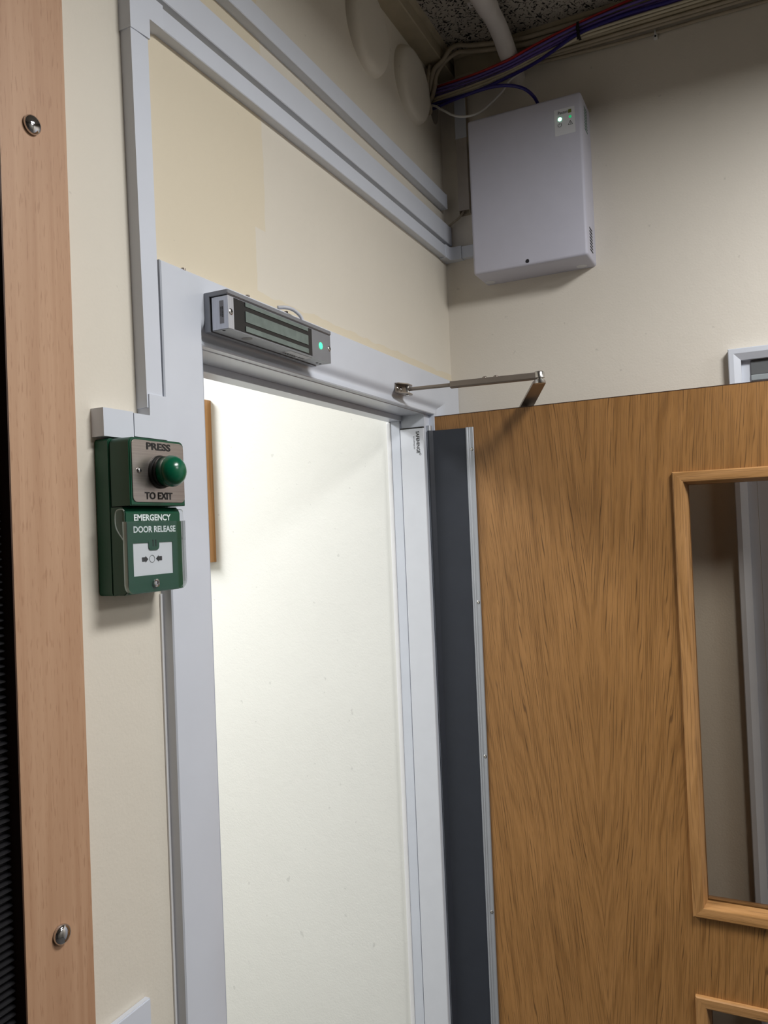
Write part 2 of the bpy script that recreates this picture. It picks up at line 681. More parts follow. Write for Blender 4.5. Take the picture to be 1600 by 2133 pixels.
def dish_patch(bm, x0, x1, z0, z1, cx, cz, rx, rz, prof, n=48):
    """Rectangle of wall with an elliptical hollow; prof = (radius factor, y) from the rim inwards."""
    outer = []
    ring0 = []
    for i in range(n):
        t = 2 * math.pi * (i + 0.5) / n
        c, s = math.cos(t), math.sin(t)
        k = min(((x1 - cx) / c if c > 0 else (x0 - cx) / c) if abs(c) > 1e-9 else 9, ((z1 - cz) / s if s > 0 else (z0 - cz) / s) if abs(s) > 1e-9 else 9)
        outer.append(bm.verts.new((cx + c * k, 0, cz + s * k)))
    rings = [outer]
    for f, y in prof:
        rings.append([bm.verts.new((cx + rx * f * math.cos(2 * math.pi * (i + .5) / n), y, cz + rz * f * math.sin(2 * math.pi * (i + .5) / n))) for i in range(n)])
    for R, S in zip(rings, rings[1:]):
        for i in range(n):
            j = (i + 1) % n
            bm.faces.new((R[i], R[j], S[j], S[i]))
    bm.faces.new(rings[-1])
    # corners of the rectangle
    for (px, pz) in ((x0, z0), (x1, z0), (x1, z1), (x0, z1)):
        best = sorted(range(n), key=lambda i: (outer[i].co.x - px) ** 2 + (outer[i].co.z - pz) ** 2)
        ang = math.atan2(pz - cz, px - cx) % (2 * math.pi)
        i = int((ang / (2 * math.pi) * n - 0.5) // 1) % n
        bm.faces.new((outer[i], bm.verts.new((px, 0, pz)), outer[(i + 1) % n]))


P1 = (-0.475, -0.280, 2.60, 2.795)
P2 = (-0.265, -0.080, 2.60, 2.795)
P3 = (-0.072, -0.004, 2.60, 2.795)
xs = [-3.6, OX0, -0.475, -0.280, -0.265, OX1, -0.080, -0.072, -0.004, 0.0]
zs = [0.0, OZ, 2.60, 2.795, CEIL]
holes = {(2, 2), (4, 2), (5, 2), (7, 2)}


def solid_front(i, k):
    if k == 0 and xs[i] >= OX0 - 1e-6 and xs[i + 1] <= OX1 + 1e-6:
        return False
    return (i, k) not in holes


bm = cells(nb(), xs, zs, solid_front, 0.0, 0.08)
dome = [(1.04, 0.0), (1.0, 0.0), (0.985, -0.004), (0.95, -0.0095), (0.90, -0.0135), (0.83, -0.0160), (0.74, -0.0172), (0.6, -0.0176), (0.3, -0.0178)]
dish_patch(bm, *P1, -0.378, 2.711, 0.081, 0.083, dome)
dish_patch(bm, *P2, -0.171, 2.707, 0.083, 0.077, dome)
dish_patch(bm, *P3, -0.038, 2.735, 0.029, 0.050, [(1.05, 0.0), (1.0, 0.0), (0.97, 0.003), (0.95, 0.06)], 36)
bm.faces.ensure_lookup_table()
wall_front = obj('wall_front', bm, M['wall'], origin=(0, 0, 0), kind='structure', smooth=math.radians(35),
                 label='cream painted wall holding the open doorway, two shallow round bosses near its top')

# the right wall, with a doorway of its own further along
DY0, DY1, DZ = -1.52, -0.62, 2.094
ys_ = [-3.2, DY0, DY1, 0.0]
zs_ = [0.0, DZ, CEIL]
bm = cells(nb(), [0.0, 3.2 + DY1 + 0.0, 0.0][:0] or [0.0, -DY1, -DY0, 3.2], zs_, lambda i, k: not (i == 1 and k == 0), 0.0, 0.12)
bm.transform(Matrix.Rotation(-math.pi / 2, 4, 'Z'))   # x -> -y, y -> x
obj('wall_right', bm, M['wall_plain'], origin=(0, 0, 0), kind='structure', label='cream wall behind the open oak door, carrying the white control box')
obj('wall_left', bx(-3.72, -3.6, -3.2, 0.08, 0, CEIL), M['dim'], origin=(0, 0, 0), kind='structure', label='far left wall of the room')
obj('wall_rear', bx(-3.72, 0.12, -3.32, -3.2, 0, CEIL), M['dim2'], origin=(0, 0, 0), kind='structure', label='wall behind the viewer')
obj('ceiling', bx(-3.72, 0.12, -3.32, 0.08, CEIL, CEIL + 0.08), M['woodwool'], origin=(0, 0, 0), kind='structure', label='grey wood wool slab ceiling pitted with dark holes')
obj('floor', bx(-3.72, 0.12, -3.32, 3.1, -0.06, 0.0), M['floor'], origin=(0, 0, 0), kind='structure', label='grey floor')
# corridor beyond the doorway
obj('wall_corridor_right', bx(-0.172, -0.03, 0.08, 3.0, 0, CEIL), M['corridor'], origin=(0, 0, 0), kind='structure', label='bright off white wall seen through the doorway')
obj('wall_corridor_left', bx(-2.55, -2.45, 0.08, 3.0, 0, CEIL), M['corridor'], origin=(0, 0, 0), kind='structure', label='left wall of the corridor')
obj('wall_corridor_end', bx(-2.55, -0.03, 3.0, 3.1, 0, CEIL), M['corridor'], origin=(0, 0, 0), kind='structure', label='end wall of the corridor')
obj('ceiling_corridor', bx(-2.55, -0.03, 0.08, 3.1, CEIL, CEIL + 0.08), M['corridor'], origin=(0, 0, 0), kind='structure', label='ceiling of the corridor')

# battens where the walls meet the ceiling
bm = nb()
prism(bm, [(0.0, 2.795), (-0.038, 2.795), (-0.040, 2.797), (-0.040, 2.822), (-0.046, 2.8235), (-0.050, 2.83), (0.0, 2.83)], 0, -3.6, -0.001)
obj('trim_1', bm, M['batten'], kind='structure', label='cream painted batten along the top of the doorway wall')
bm = nb()
prism(bm, [(0.0, 2.777), (-0.030, 2.777), (-0.033, 2.780), (-0.033, 2.818), (-0.040, 2.821), (-0.040, 2.83), (0.0, 2.83)], 1, -3.2, -0.051)
obj('trim_2', bm, M['batten'], kind='structure', label='dusty batten along the top of the right wall under the slab')

# door frame: lining, stop and architrave round the opening
fr = empty('trim_3', (-0.54, 0, 0), kind='structure', label='white gloss painted frame round the open doorway')
aprof = [(0.0, 0.0), (0.0, -0.0145), (0.0015, -0.016), (0.053, -0.016), (0.0585, -0.0152), (0.063, -0.0128), (0.0665, -0.0098), (0.0695, -0.0078), (0.0725, -0.0073), (0.0750, -0.0082), (0.0836, -0.0122), (0.0854, -0.0112), (0.0855, 0.0)]
rin = [0.0, 0.0, 0.0015, 0.085] + [0.085 + 0.061 * (q - 0.053) / 0.0325 for q, _ in aprof[4:]]
lin = [0.0, 0.0, 0.0015, 0.070] + [0.070 + 0.0065 * (q - 0.053) / 0.0325 for q, _ in aprof[4:]]
ins = {'right': rin, 'left': lin, 'bottom': [0.0] * len(aprof)}
for side in ('left', 'top', 'right'):
    obj('architrave', mitre_side(-0.989, 0.0, 0.0, 2.100, aprof, side, ins), M['gloss'], fr, smooth=math.radians(40))
obj('lining', bx(-0.934, -0.9125, 0.0, 0.08, 0, 2.0135), M['gloss'], fr)
obj('lining', bx(-0.174, -0.144, 0.0, 0.08, 0, 2.0135), M['gloss'], fr)
obj('lining', bx(-0.934, -0.144, 0.0, 0.08, 2.0135, 2.0435, bev=0.001), M['gloss'], fr)
obj('door_stop', bx(-0.9125, -0.174, 0.050, 0.080, 2.0030, 2.0135, bev=0.001), M['gloss'], fr)
obj('door_stop', bx(-0.1796, -0.174, 0.0540, 0.0745, 0.0, 2.0030, bev=0.001), M['gloss'], fr)
obj('bead', bx(-0.1815, -0.172, 0.0745, 0.0845, 0.0, 2.0030, bev=0.003), M['bright'], fr)
obj('caulk_line', bx(-0.9925, -0.9885, -0.0024, 0.0, 0.0, 1.715, bev=0.0008), M['bright'], fr)
sc = obj('fixing_screw', lathe(nb(), (-0.945, -0.013, 2.1015), (0, 0, 1), [(0.0030, -0.002), (0.0030, 0.0004), (0.0, 0.0014)], 12), M['nickel'], fr)
for dx, in ((0.132,), (0.228,)):
    copy_part(sc, fr, (dx, 0, 0))

# second doorway in the right wall, seen over the top of the oak door
d2 = empty('door_2', (0, -1.07, 0), kind='structure', label='white framed doorway in the right wall, mostly hidden by the oak door')
R90 = Matrix.Rotation(-math.pi / 2, 4, 'Z')
fprof = [(0.0, 0.0), (0.0, -0.021), (0.0015, -0.0225), (0.010, -0.0225), (0.0225, -0.0145), (0.023, 0.0)]
for side in ('left', 'top', 'right'):
    b = mitre_side(0.580, 1.56, 0.0, 2.099, fprof, side, {'bottom': [0.0] * len(fprof)})
    b.transform(R90)
    obj('architrave', b, M['gloss'], d2, smooth=math.radians(30))
obj('lining', bx(-0.002, 0.12, -0.6195, -0.603, 0, 2.076), M['gloss'], d2)
obj('lining', bx(-0.002, 0.12, -1.537, -1.5205, 0, 2.076), M['gloss'], d2)
obj('lining', bx(-0.002, 0.12, -1.537, -0.603, 2.076, 2.0935), M['gloss'], d2)
obj('leaf', bx(0.0008, 0.044, -1.5195, -0.6205, 0.005, 2.0755), M['gloss'], d2)

# ------------------------------------------------------------------ the oak door
HX, HY, DA = -0.1435, -0.0017, 0.0286
door = empty('door_1', (HX, HY, 0.0), -math.pi / 2 - DA, kind='structure', category='door',
             label='oak veneered door standing open, with two glazed panels framed in oak bead')
W1 = (0.4795, 0.690, 1.0545, 1.8600)
W2 = (0.4765, 0.690, 0.160, 0.9120)
us = [0.0, W2[0] + 0.012, W1[0] + 0.012, W1[1] - 0.012, 0.755]
zz = [0.008, W2[2] + 0.012, W2[3] - 0.012, W1[2] + 0.012, W1[3] - 0.012, 2.010]
us = [0.0, 0.490, 0.678, 0.755]
bm = cells(nb(), us, zz, lambda i, k: not (i == 1 and k in (1, 3)), 0.0, 0.044)
obj('leaf', bm, M['oak'], door, local=True)
obj('lipping', bx(0.0, 0.755, -0.0003, 0.0443, 2.0092, 2.0106), M['edge'], door, local=True)
bprof = [(0.0, 0.0), (0.0, -0.0075), (0.002, -0.0095), (0.0165, -0.0095), (0.0185, -0.0085), (0.0240, 0.014), (0.0240, 0.016), (0.0125, 0.016), (0.0125, 0.0)]
for (a, b, c, d) in (W1, W2):
    for side in ('left', 'right', 'top', 'bottom'):
        obj('glazing_bead', mitre_side(a, b, c, d, bprof, side), M['oak_v'] if side in ('left', 'right') else M['oak_h'], door, local=True, smooth=math.radians(30))
    obj('glass_pane', bx(a + 0.0125, b - 0.0125, 0.0162, 0.0222, c + 0.0125, d - 0.0125), M['glass'], door, local=True)
    rear = [(q, 0.0442 - y) for q, y in [(0.0, 0.0), (0.0, -0.0075), (0.002, -0.0095), (0.0165, -0.0095), (0.0240, 0.014), (0.0240, 0.0215), (0.0125, 0.0215), (0.0125, 0.0)]]
    for side in ('left', 'right', 'top', 'bottom'):
        obj('glazing_bead', mitre_side(a, b, c, d, rear, side), M['oak_v'] if side in ('left', 'right') else M['oak_h'], door, local=True)

# ------------------------------------------------------------------ hinge and finger guard
hg = empty('hinge_guard', (-0.174, 0.02, 0.01), label='full height white hinge profile with slate grey finger guard flap beside the oak door', category='hinge guard')
bm = nb()
prism(bm, [(-0.1742, 0.0535), (-0.1785, 0.0530), (-0.1790, 0.0515), (-0.1790, 0.0012), (-0.1780, 0.0), (-0.1742, 0.0)], 2, 0.010, 1.9845)
prof = obj('hinge_profile', bm, M['hinge_white'], hg)
obj('end_cap', bx(-0.1793, -0.1745, 0.0005, 0.0530, 1.9845, 1.9872), M['black'], hg)
NY = (0, -1, 0)
obj('lettering', text_mesh('SAFEHINGE', (-0.1794, 0.0170, 1.9785), (0, 0, -1), NY, width=0.0460, height=0.0072, bold=0.012), M['ink'], prof)
obj('lettering', text_mesh('www.safehinge.com', (-0.1794, 0.0230, 1.9690), (0, 0, -1), NY, width=0.0275, height=0.0024, bold=0.01), M['ink'], prof)
bm = nb()
for i in range(12):
    a0, a1 = 2 * math.pi * i / 12, 2 * math.pi * (i + 1) / 12
    P = lambda a, r: Vector((-0.1794, 0.0095 + r * math.cos(a), 1.9300 + r * math.sin(a)))
    bm.faces.new([bm.verts.new(p) for p in (P(a0, 0.0022), P(a1, 0.0022), P(a1, 0.0015), P(a0, 0.0015))])
obj('emblem', bm, M['ink'], prof)
bm = cyl(nb(), (-0.1585, -0.0035, 0.010), (-0.1585, -0.0035, 1.990), 0.0062, n=16)
obj('hinge_knuckle', bm, M['alu'], hg, smooth=math.radians(40))
obj('gap_shade', bx(-0.1735, -0.1525, 0.0005, 0.030, 0.012, 1.9840), M['black'], hg)  # black block put in for the shade of the hinge gap


def door_pt(u, y):
    return (HX - math.sin(DA) * u + math.cos(DA) * y, HY - math.cos(DA) * u - math.sin(DA) * y)


outer = [(-0.1672, -0.0035), (-0.1668, -0.0070)] + [door_pt(0.012 + 0.0123 * k_, -0.0160 + 0.0115 * (k_ / 6.0) ** 0.8) for k_ in range(7)]
inner = [(p[0] + 0.0016, p[1] - 0.0002) for p in outer]
prism(bm := nb(), outer + inner[::-1], 2, 0.010, 1.9790)
obj('flap', bm, M['flap'], hg, smooth=math.radians(30))
st = empty('tmp', (0, 0, 0))
bpy.data.objects.remove(st)
bm = nb()
sp_ = [(0.0805, -0.0008), (0.0805, -0.0060), (0.0820, -0.0072), (0.0840, -0.0070), (0.0855, -0.0056), (0.0870, -0.0058), (0.0885, -0.0056), (0.0895, -0.0046), (0.0955, -0.0040), (0.0966, -0.0030), (0.0966, -0.0006)]
prism(bm, [door_pt(u, y) for u, y in sp_], 2, 0.010, 1.9800)
strip = obj('aluminium_strip', bm, M['alu'], hg)
x_, y_ = door_pt(0.0922, -0.0041)
ax = (-math.cos(DA), math.sin(DA), 0)
scr = obj('screw', lathe(nb(), (x_, y_, 1.9343), ax, [(0.0034, -0.001), (0.0034, 0.0008), (0.0026, 0.0014), (0.0012, 0.0014), (0.0, 0.0006)], 14), M['screw'], strip, smooth=math.radians(40))
for k in range(1, 7):
    copy_part(scr, strip, (0, 0, -0.3145 * k))

# ------------------------------------------------------------------ door closer
cl = empty('door_closer', (-0.20, -0.15, 2.0), label='satin nickel door closer arm reaching from the frame head over the oak door', category='door closer')
br = obj('bracket', bx(-0.350, -0.300, -0.0180, -0.0162, 2.0320, 2.0510), M['nickel'], cl)
bm = nb()
prism(bm, [(-0.350, -0.0170), (-0.300, -0.0170), (-0.300, -0.030), (-0.308, -0.034), (-0.330, -0.034), (-0.350, -0.024)], 2, 2.0490, 2.0510)
prism(bm, [(-0.350, -0.0170), (-0.300, -0.0170), (-0.300, -0.030), (-0.308, -0.034), (-0.330, -0.034), (-0.350, -0.024)], 2, 2.0320, 2.0340)
obj('flange', bm, M['nickel'], br)
obj('pivot_pin', cyl(nb(), (-0.316, -0.027, 2.0305), (-0.316, -0.027, 2.0525), 0.0035, n=14), M['screw'], br, smooth=math.radians(40))
s0 = obj('screw', lathe(nb(), (-0.342, -0.0180, 2.0415), (0, -1, 0), [(0.0042, 0), (0.0040, 0.0012), (0.0, 0.0028)], 14), M['screw'], br, smooth=True)
copy_part(s0, br, (0.016, 0, 0))
A0, A1 = Vector((-0.316, -0.027, 2.0420)), Vector((-0.287, -0.275, 2.0430))
d = (A1 - A0)
obj('rod', cyl(nb(), A0, A0 + d * 0.60, 0.0036, n=14), M['nickel'], cl, smooth=math.radians(40))
bm = nb()
a, b = A0 + d * 0.34, A1
side = Vector((0, 0, 1)).cross(d.normalized())
ring = []
for p in (a, b):
    ring.append([bm.verts.new(p + side * sx + Vector((0, 0, sz))) for sx, sz in ((-0.007, -0.004), (-0.0045, -0.0062), (0.0045, -0.0062), (0.007, -0.004), (0.007, 0.0046), (0.005, 0.006), (-0.005, 0.006), (-0.007, 0.0046))])
for i in range(8):
    bm.faces.new((ring[0][i], ring[0][(i + 1) % 8], ring[1][(i + 1) % 8], ring[1][i]))
bm.faces.new(ring[0][::-1]); bm.faces.new(ring[1])
bmesh.ops.recalc_face_normals(bm, faces=bm.faces[:])
fa = obj('forearm', bm, M['nickel'], cl)
q = A0 + d * 0.60 + Vector((0, 0, 0.006))
s1 = obj('screw', lathe(nb(), q, (0, 0, 1), [(0.005, -0.0005), (0.005, 0.001), (0.0034, 0.003), (0.0, 0.0036)], 14), M['nickel'], fa, smooth=True)
copy_part(s1, fa, tuple(d * 0.085))
obj('knuckle', lathe(nb(), A1 - Vector((0, 0, 0.014)), (0, 0, 1), [(0.009, 0), (0.0095, 0.002), (0.0095, 0.0065), (0.006, 0.008), (0.006, 0.009), (0.0095, 0.010), (0.0095, 0.019), (0.008, 0.0215), (0.0, 0.022)], 20), M['screw'], cl, smooth=math.radians(40))
B0, B1 = A1 + Vector((0.002, 0.001, -0.0115)), Vector((-0.070, -0.1880, 2.0190))
dd = (B1 - B0).normalized()
sd = Vector((0, 0, 1)).cross(dd).normalized()
up = dd.cross(sd)
bm = nb()
ring = []
for p, w in ((B0 - dd * 0.008, 0.0085), (B0, 0.0115), (B1, 0.0140), (B1 + dd * 0.010, 0.008)):
    ring.append([bm.verts.new(p + sd * sx * w + up * sz) for sx, sz in ((-1, -0.0022), (1, -0.0022), (1, 0.0022), (-1, 0.0022))])
for R, S in zip(ring, ring[1:]):
    for i in range(4):
        bm.faces.new((R[i], R[(i + 1) % 4], S[(i + 1) % 4], S[i]))
bm.faces.new(ring[0][::-1]); bm.faces.new(ring[-1])
bmesh.ops.recalc_face_normals(bm, faces=bm.faces[:])
obj('main_arm', bm, M['nickel'], cl)
b = bx(0.10, 0.34, 0.0444, 0.092, 1.952, 2.0115, bev=0.006)
b.transform(MW[door])
obj('closer_body', b, M['nickel'], cl)
obj('spindle', cyl(nb(), (-0.072, -0.189, 2.010), (-0.072, -0.189, 2.0200), 0.008, n=16), M['nickel'], cl)

# ------------------------------------------------------------------ magnetic lock
ml = empty('magnetic_lock', (-0.78, -0.03, 2.03), label='grey magnetic lock with black face and green lamp on the frame head', category='lock')
X0, X1 = -0.9115, -0.6540
bm = nb()
prism(bm, [(-0.0160, 2.0300), (-0.0245, 2.0300), (-0.0245, 2.0735), (-0.0500, 2.0735), (-0.0515, 2.0750), (-0.0515, 2.0795), (-0.0160, 2.0795)], 0, X0, X1, bev=0.0006)
obj('mounting_bracket', bm, M['alu_dark'], ml)
bm = nb()
prism(bm, [(-0.0262, 2.0312), (-0.0505, 2.0312), (-0.0505, 2.0728), (-0.0262, 2.0728)], 0, X0 + 0.0015, X1 - 0.0005, bev=0.0006)
body = obj('lock_body', bm, M['alu_dark'], ml)
obj('end_plate', bx(X0 + 0.0012, -0.8985, -0.0512, -0.0268, 2.0318, 2.0722, bev=0.0004), M['alu_bright'], ml)
core = obj('core_face', bx(-0.8980, -0.7100, -0.0509, -0.0500, 2.0330, 2.0718), M['black'], ml)
for za, zb in ((2.0662, 2.0714), (2.0466, 2.0602), (2.0345, 2.0412)):
    obj('core_bar', bx(-0.8745, -0.7215, -0.0518, -0.0505, za, zb), M['core'], core)
obj('lamp_lens', lathe(nb(), (-0.6845, -0.0505, 2.0525), (0, -1, 0), [(0.0052, 0), (0.0050, 0.0005), (0.003, 0.0010), (0.0, 0.0012)], 20), M['led'], ml, smooth=True)
for (x, y) in ((-0.9048, -0.0512), (-0.6590, -0.0505)):
    s = obj('screw', lathe(nb(), (x, y, 2.0528), (0, -1, 0), [(0.0040, -0.0005), (0.0040, 0.0003), (0.0030, 0.0011), (0.0, 0.0013)], 18), M['screw'], ml, smooth=math.radians(45))
    bm = nb()
    box(bm, x - 0.0004, x + 0.0004, y - 0.0014, y - 0.0011, 2.0508, 2.0548)
    box(bm, x - 0.0020, x + 0.0020, y - 0.0014, y - 0.0011, 2.0524, 2.0532)
    obj('cross_slot', bm, M['hole_shade_nail'], s)
lab = obj('rating_label', bx(-0.764, -0.706, -0.0470, -0.0310, 2.0308, 2.0312), M['label'], ml)
bm = nb()
rnd = random.Random(3)
for r in range(5):
    x = -0.7625
    while x < -0.728:
        w = rnd.uniform(0.002, 0.006)
        box(bm, x, min(x + w, -0.727), -0.0365 + r * 0.0011, -0.0359 + r * 0.0011, 2.03065, 2.0308)
        x += w + 0.0012
for x in (-0.723, -0.717, -0.7115):
    box(bm, x, x + 0.0038, -0.0365, -0.0325, 2.03065, 2.0308)
obj('small_print', bm, M['ink'], lab)
lab = obj('serial_label', bx(X0 + 0.0008, X0 + 0.0012, -0.0445, -0.0385, 2.0385, 2.0668), plain('grey film label', srgb(150, 150, 156), 0.5), ml)
bm = nb()
z = 2.0590
while z > 2.0470:
    w = rnd.uniform(0.0004, 0.0012)
    box(bm, X0 + 0.0006, X0 + 0.0008, -0.0440, -0.0421, z - w, z)
    z -= w + 0.0005
for k in range(8):
    box(bm, X0 + 0.0006, X0 + 0.0008, -0.0412, -0.0397, 2.0582 - k * 0.0015, 2.0590 - k * 0.0015)
obj('small_print', bm, M['ink'], lab)
obj('plug', lathe(nb(), (-0.8545, -0.0385, 2.0312), (0, 0, -1), [(0.0072, -0.0002), (0.0070, 0.0003), (0.0, 0.0005)], 24), plain('grey plug', srgb(122, 120, 118), 0.5), ml)
for x, y in ((-0.9090 + 0.004, -0.0400), (-0.672, -0.036), (-0.663, -0.036)):
    obj('screw_hole', lathe(nb(), (x, y, 2.0312), (0, 0, -1), [(0.0022, -0.0002), (0.0020, 0.0003), (0.0, 0.0004)], 12), M['hole_shade_nail'], ml)
bm = tube(nb(), [(-0.735, -0.0100, 2.1040), (-0.725, -0.0185, 2.1050), (-0.712, -0.024, 2.1030), (-0.701, -0.029, 2.0940), (-0.699, -0.031, 2.0780)], 0.0027, 10)
obj('lock_cable', bm, M['grey_cable'], smooth=True, label='pale grey cable looping from the frame top into the magnetic lock', category='cable')

# ------------------------------------------------------------------ exit button and emergency release
gu = empty('door_release_unit', (-1.0405, 0, 1.7205), label='green wall unit with domed exit button above a break panel under clear cover', category='exit button')
prism(bm := nb(), rounded(-1.0835, -0.9985, 1.7205, 1.8850, 0.004), 1, -0.0195, 0.0, bev=0.0008)
obj('back_box', bm, M['green'], gu, smooth=math.radians(30))
prism(bm := nb(), rounded(-1.0822, -0.9973, 1.8135, 1.8846, 0.006, corners='cd'), 1, -0.0466, -0.0195, bev=0.0010)
hs_ = obj('button_housing', bm, M['green'], gu, smooth=math.radians(30))
prism(bm := nb(), rounded(-1.0797, -0.9988, 1.8172, 1.8822, 0.006), 1, -0.0476, -0.0466, bev=0.0004)
plate = obj('steel_plate', bm, M['steel'], gu, smooth=math.radians(30))
obj('lettering', text_mesh('PRESS', (-1.0577, -0.0478, 1.8730), DX, UZ, 0.0372, 0.0074, 0.03), M['ink'], plate)
obj('lettering', text_mesh('TO EXIT', (-1.0625, -0.0478, 1.8205), DX, UZ, 0.0428, 0.0074, 0.03), M['ink'], plate)
obj('screw', lathe(nb(), (-1.0700, -0.0476, 1.8500), (0, -1, 0), [(0.0030, -0.0004), (0.0030, 0.0006), (0.0022, 0.0016), (0.0010, 0.0018), (0.0008, 0.0008), (0.0, 0.0008)], 18), M['chrome'], plate, smooth=math.radians(50))
obj('collar', lathe(nb(), (-1.0385, -0.0476, 1.8495), (0, -1, 0), [(0.0178, 0), (0.0178, 0.0022), (0.0168, 0.0034), (0.0158, 0.0036), (0.0158, 0.0060), (0.0166, 0.0066), (0.0166, 0.0080), (0.0, 0.0080)], 40), M['black'], gu, smooth=math.radians(30))
cap_prof = [(0.0150, 0.0), (0.0158, 0.0006), (0.0160, 0.0070), (0.0166, 0.0078)] + [(0.0168 * math.cos(t), 0.0086 + 0.0150 * math.sin(t)) for t in [math.radians(a) for a in range(0, 90, 9)]] + [(0.0, 0.0236)]
obj('push_button', lathe(nb(), (-1.0385, -0.0552, 1.8495), (0, -1, 0), cap_prof, 40), M['green_dome'], gu, smooth=True)
# call point below
prism(bm := nb(), [(-0.0195, 1.7212), (-0.0345, 1.7212), (-0.0385, 1.7240), (-0.0395, 1.7280), (-0.0395, 1.8060), (-0.0375, 1.8100), (-0.0345, 1.8125), (-0.0195, 1.8125)], 0, -1.0832, -0.9985, bev=0.0008)
cp = obj('call_point', bm, M['green'], gu, smooth=math.radians(25))
bm = cells(nb(), [-1.0826, -1.0749, -1.0143, -0.9991], [1.7225, 1.7402, 1.7745, 1.7970], lambda i, k: not (i == 1 and k == 1), -0.0408, -0.0393)
obj('front_bezel', bm, M['green'], gu)
pan = obj('break_panel', bx(-1.0755, -1.0138, -0.0400, -0.0394, 1.7396, 1.7752), M['label'], gu)
prism(bm := nb(), rounded(-1.0520, -1.0360, 1.7665, 1.7760, 0.004, corners='ab'), 1, -0.0412, -0.0398)
tb = obj('key_tab', bm, M['green'], gu)
bm = nb()
box(bm, -1.0462, -1.0448, -0.0414, -0.0411, 1.7705, 1.7775)
box(bm, -1.0420, -1.0406, -0.0414, -0.0411, 1.7705, 1.7775)
obj('key_slot', bm, M['hole_shade_nail'], tb)
bm = nb()
cx, cz = -1.0465, 1.7572
for i in range(28):
    a0, a1 = 2 * math.pi * i / 28, 2 * math.pi * (i + 1) / 28
    bm.faces.new([bm.verts.new((cx + r * math.cos(a), -0.0402, cz + r * math.sin(a))) for a, r in ((a0, 0.0041), (a1, 0.0041), (a1, 0.0036), (a0, 0.0036))][::-1])
for s in (-1, 1):
    tip = cx + s * 0.0058
    pts = [(tip, 0), (tip + s * 0.0044, 0.0036), (tip + s * 0.0044, 0.0023), (tip + s * 0.0095, 0.0023), (tip + s * 0.0095, -0.0023), (tip + s * 0.0044, -0.0023), (tip + s * 0.0044, -0.0036)]
    bm.faces.new([bm.verts.new((x, -0.0402, cz + z)) for x, z in pts][::s])
obj('symbol', bm, M['ink'], pan)
obj('lettering', text_mesh('EMERGENCY', (-1.0713, -0.0397, 1.7982), DX, UZ, 0.0567, 0.0066, 0.03), M['white_ink'], cp)
obj('lettering', text_mesh('DOOR RELEASE', (-1.0739, -0.0410, 1.7857), DX, UZ, 0.0649, 0.0066, 0.03), M['white_ink'], cp)
obj('cover_screw', lathe(nb(), (-1.0440, -0.0432, 1.7312), (0, -1, 0), [(0.0044, -0.0015), (0.0044, 0.0003), (0.0036, 0.0006), (0.0026, 0.0002), (0.0024, -0.0004), (0.0012, -0.0004), (0.0, 0.0002)], 22), M['chrome'], gu, smooth=math.radians(40))
prism(bm := nb(), rounded(-1.0868, -0.9952, 1.7222, 1.7972, 0.010, corners='ab'), 1, -0.0436, -0.0418, bev=0.0005)
obj('clear_cover', bm, M['clear'], gu, smooth=math.radians(30))
rim = [p for p in rounded(-1.0868, -0.9952, 1.7222, 1.7972, 0.010, corners='ab')]
bm = nb()
rin_ = rounded(-1.0852, -0.9968, 1.7236, 1.7972, 0.0086, corners='ab')
n = len(rim)
vo = [[bm.verts.new((x, y, z)) for x, z in P_] for P_, y in ((rim, -0.0436), (rim, -0.0386), (rin_, -0.0386), (rin_, -0.0418))]
order = list(range(n - 1, n)) + list(range(0, n - 1))
order = order[:]
for R, S in ((0, 1), (1, 2), (2, 3)):
    for a, b in zip(order, order[1:]):
        bm.faces.new((vo[R][a], vo[R][b], vo[S][b], vo[S][a]))
bmesh.ops.recalc_face_normals(bm, faces=bm.faces[:])
frost = NT('clear plastic edge')
frost.col(srgb(210, 222, 216))
frost.set(Roughness=0.15)
frost.b.inputs['Alpha'].default_value = 0.42
obj('cover_rim', bm, frost.m, gu)
tabp = [(-0.0436, 1.7975), (-0.0436, 1.7760), (-0.0400, 1.7765), (-0.0310, 1.7880), (-0.0285, 1.7960), (-0.0290, 1.8060), (-0.0320, 1.8095), (-0.0385, 1.8100), (-0.0410, 1.8080), (-0.0415, 1.7975)]
for x in (-1.0870, -0.9966):
    prism(bm := nb(), tabp, 0, x, x + 0.0016, bev=0.0004)
    obj('hinge_tab', bm, M['clear'], gu)
    bm = nb()
    pts = [(x + 0.0008, y, z) for y, z in tabp[2:9]]
    tube(bm, pts, 0.0006, 6, 3)
    obj('tab_edge', bm, frost.m, gu)

# ------------------------------------------------------------------ cable trunking
def run(name, poly_body, lid, axis, lo, hi, **kw):
    t = empty(name, kw.pop('loc'), **kw)
    obj('channel', poly_body, M['pvc'], t)
    obj('lid', lid, M['pvc'], t)
    return t


def hrun(z0, z1, x0, x1, D, label, cap=False):
    t = empty('cable_trunking', ((x0 + x1) / 2, 0, z0), label=label, category='trunking', group='white trunking along the doorway wall')
    obj('channel', bx(x0, x1, -D + 0.0025, 0.0, z0 + 0.0006, z1 - 0.0006), M['pvc'], t)
    bm = nb()
    prism(bm, [(-D + 0.0045, z0), (-D + 0.001, z0), (-D, z0 + 0.001), (-D, z1 - 0.001), (-D + 0.001, z1), (-D + 0.0045, z1)], 0, x0, x1)
    obj('lid', bm, M['pvc'], t)
    if cap:
        obj('end_cap', bx(x1, x1 + 0.004, -D - 0.0006, 0.0, z0 - 0.0006, z1 + 0.0006, bev=0.0015), M['pvc'], t)
    return t


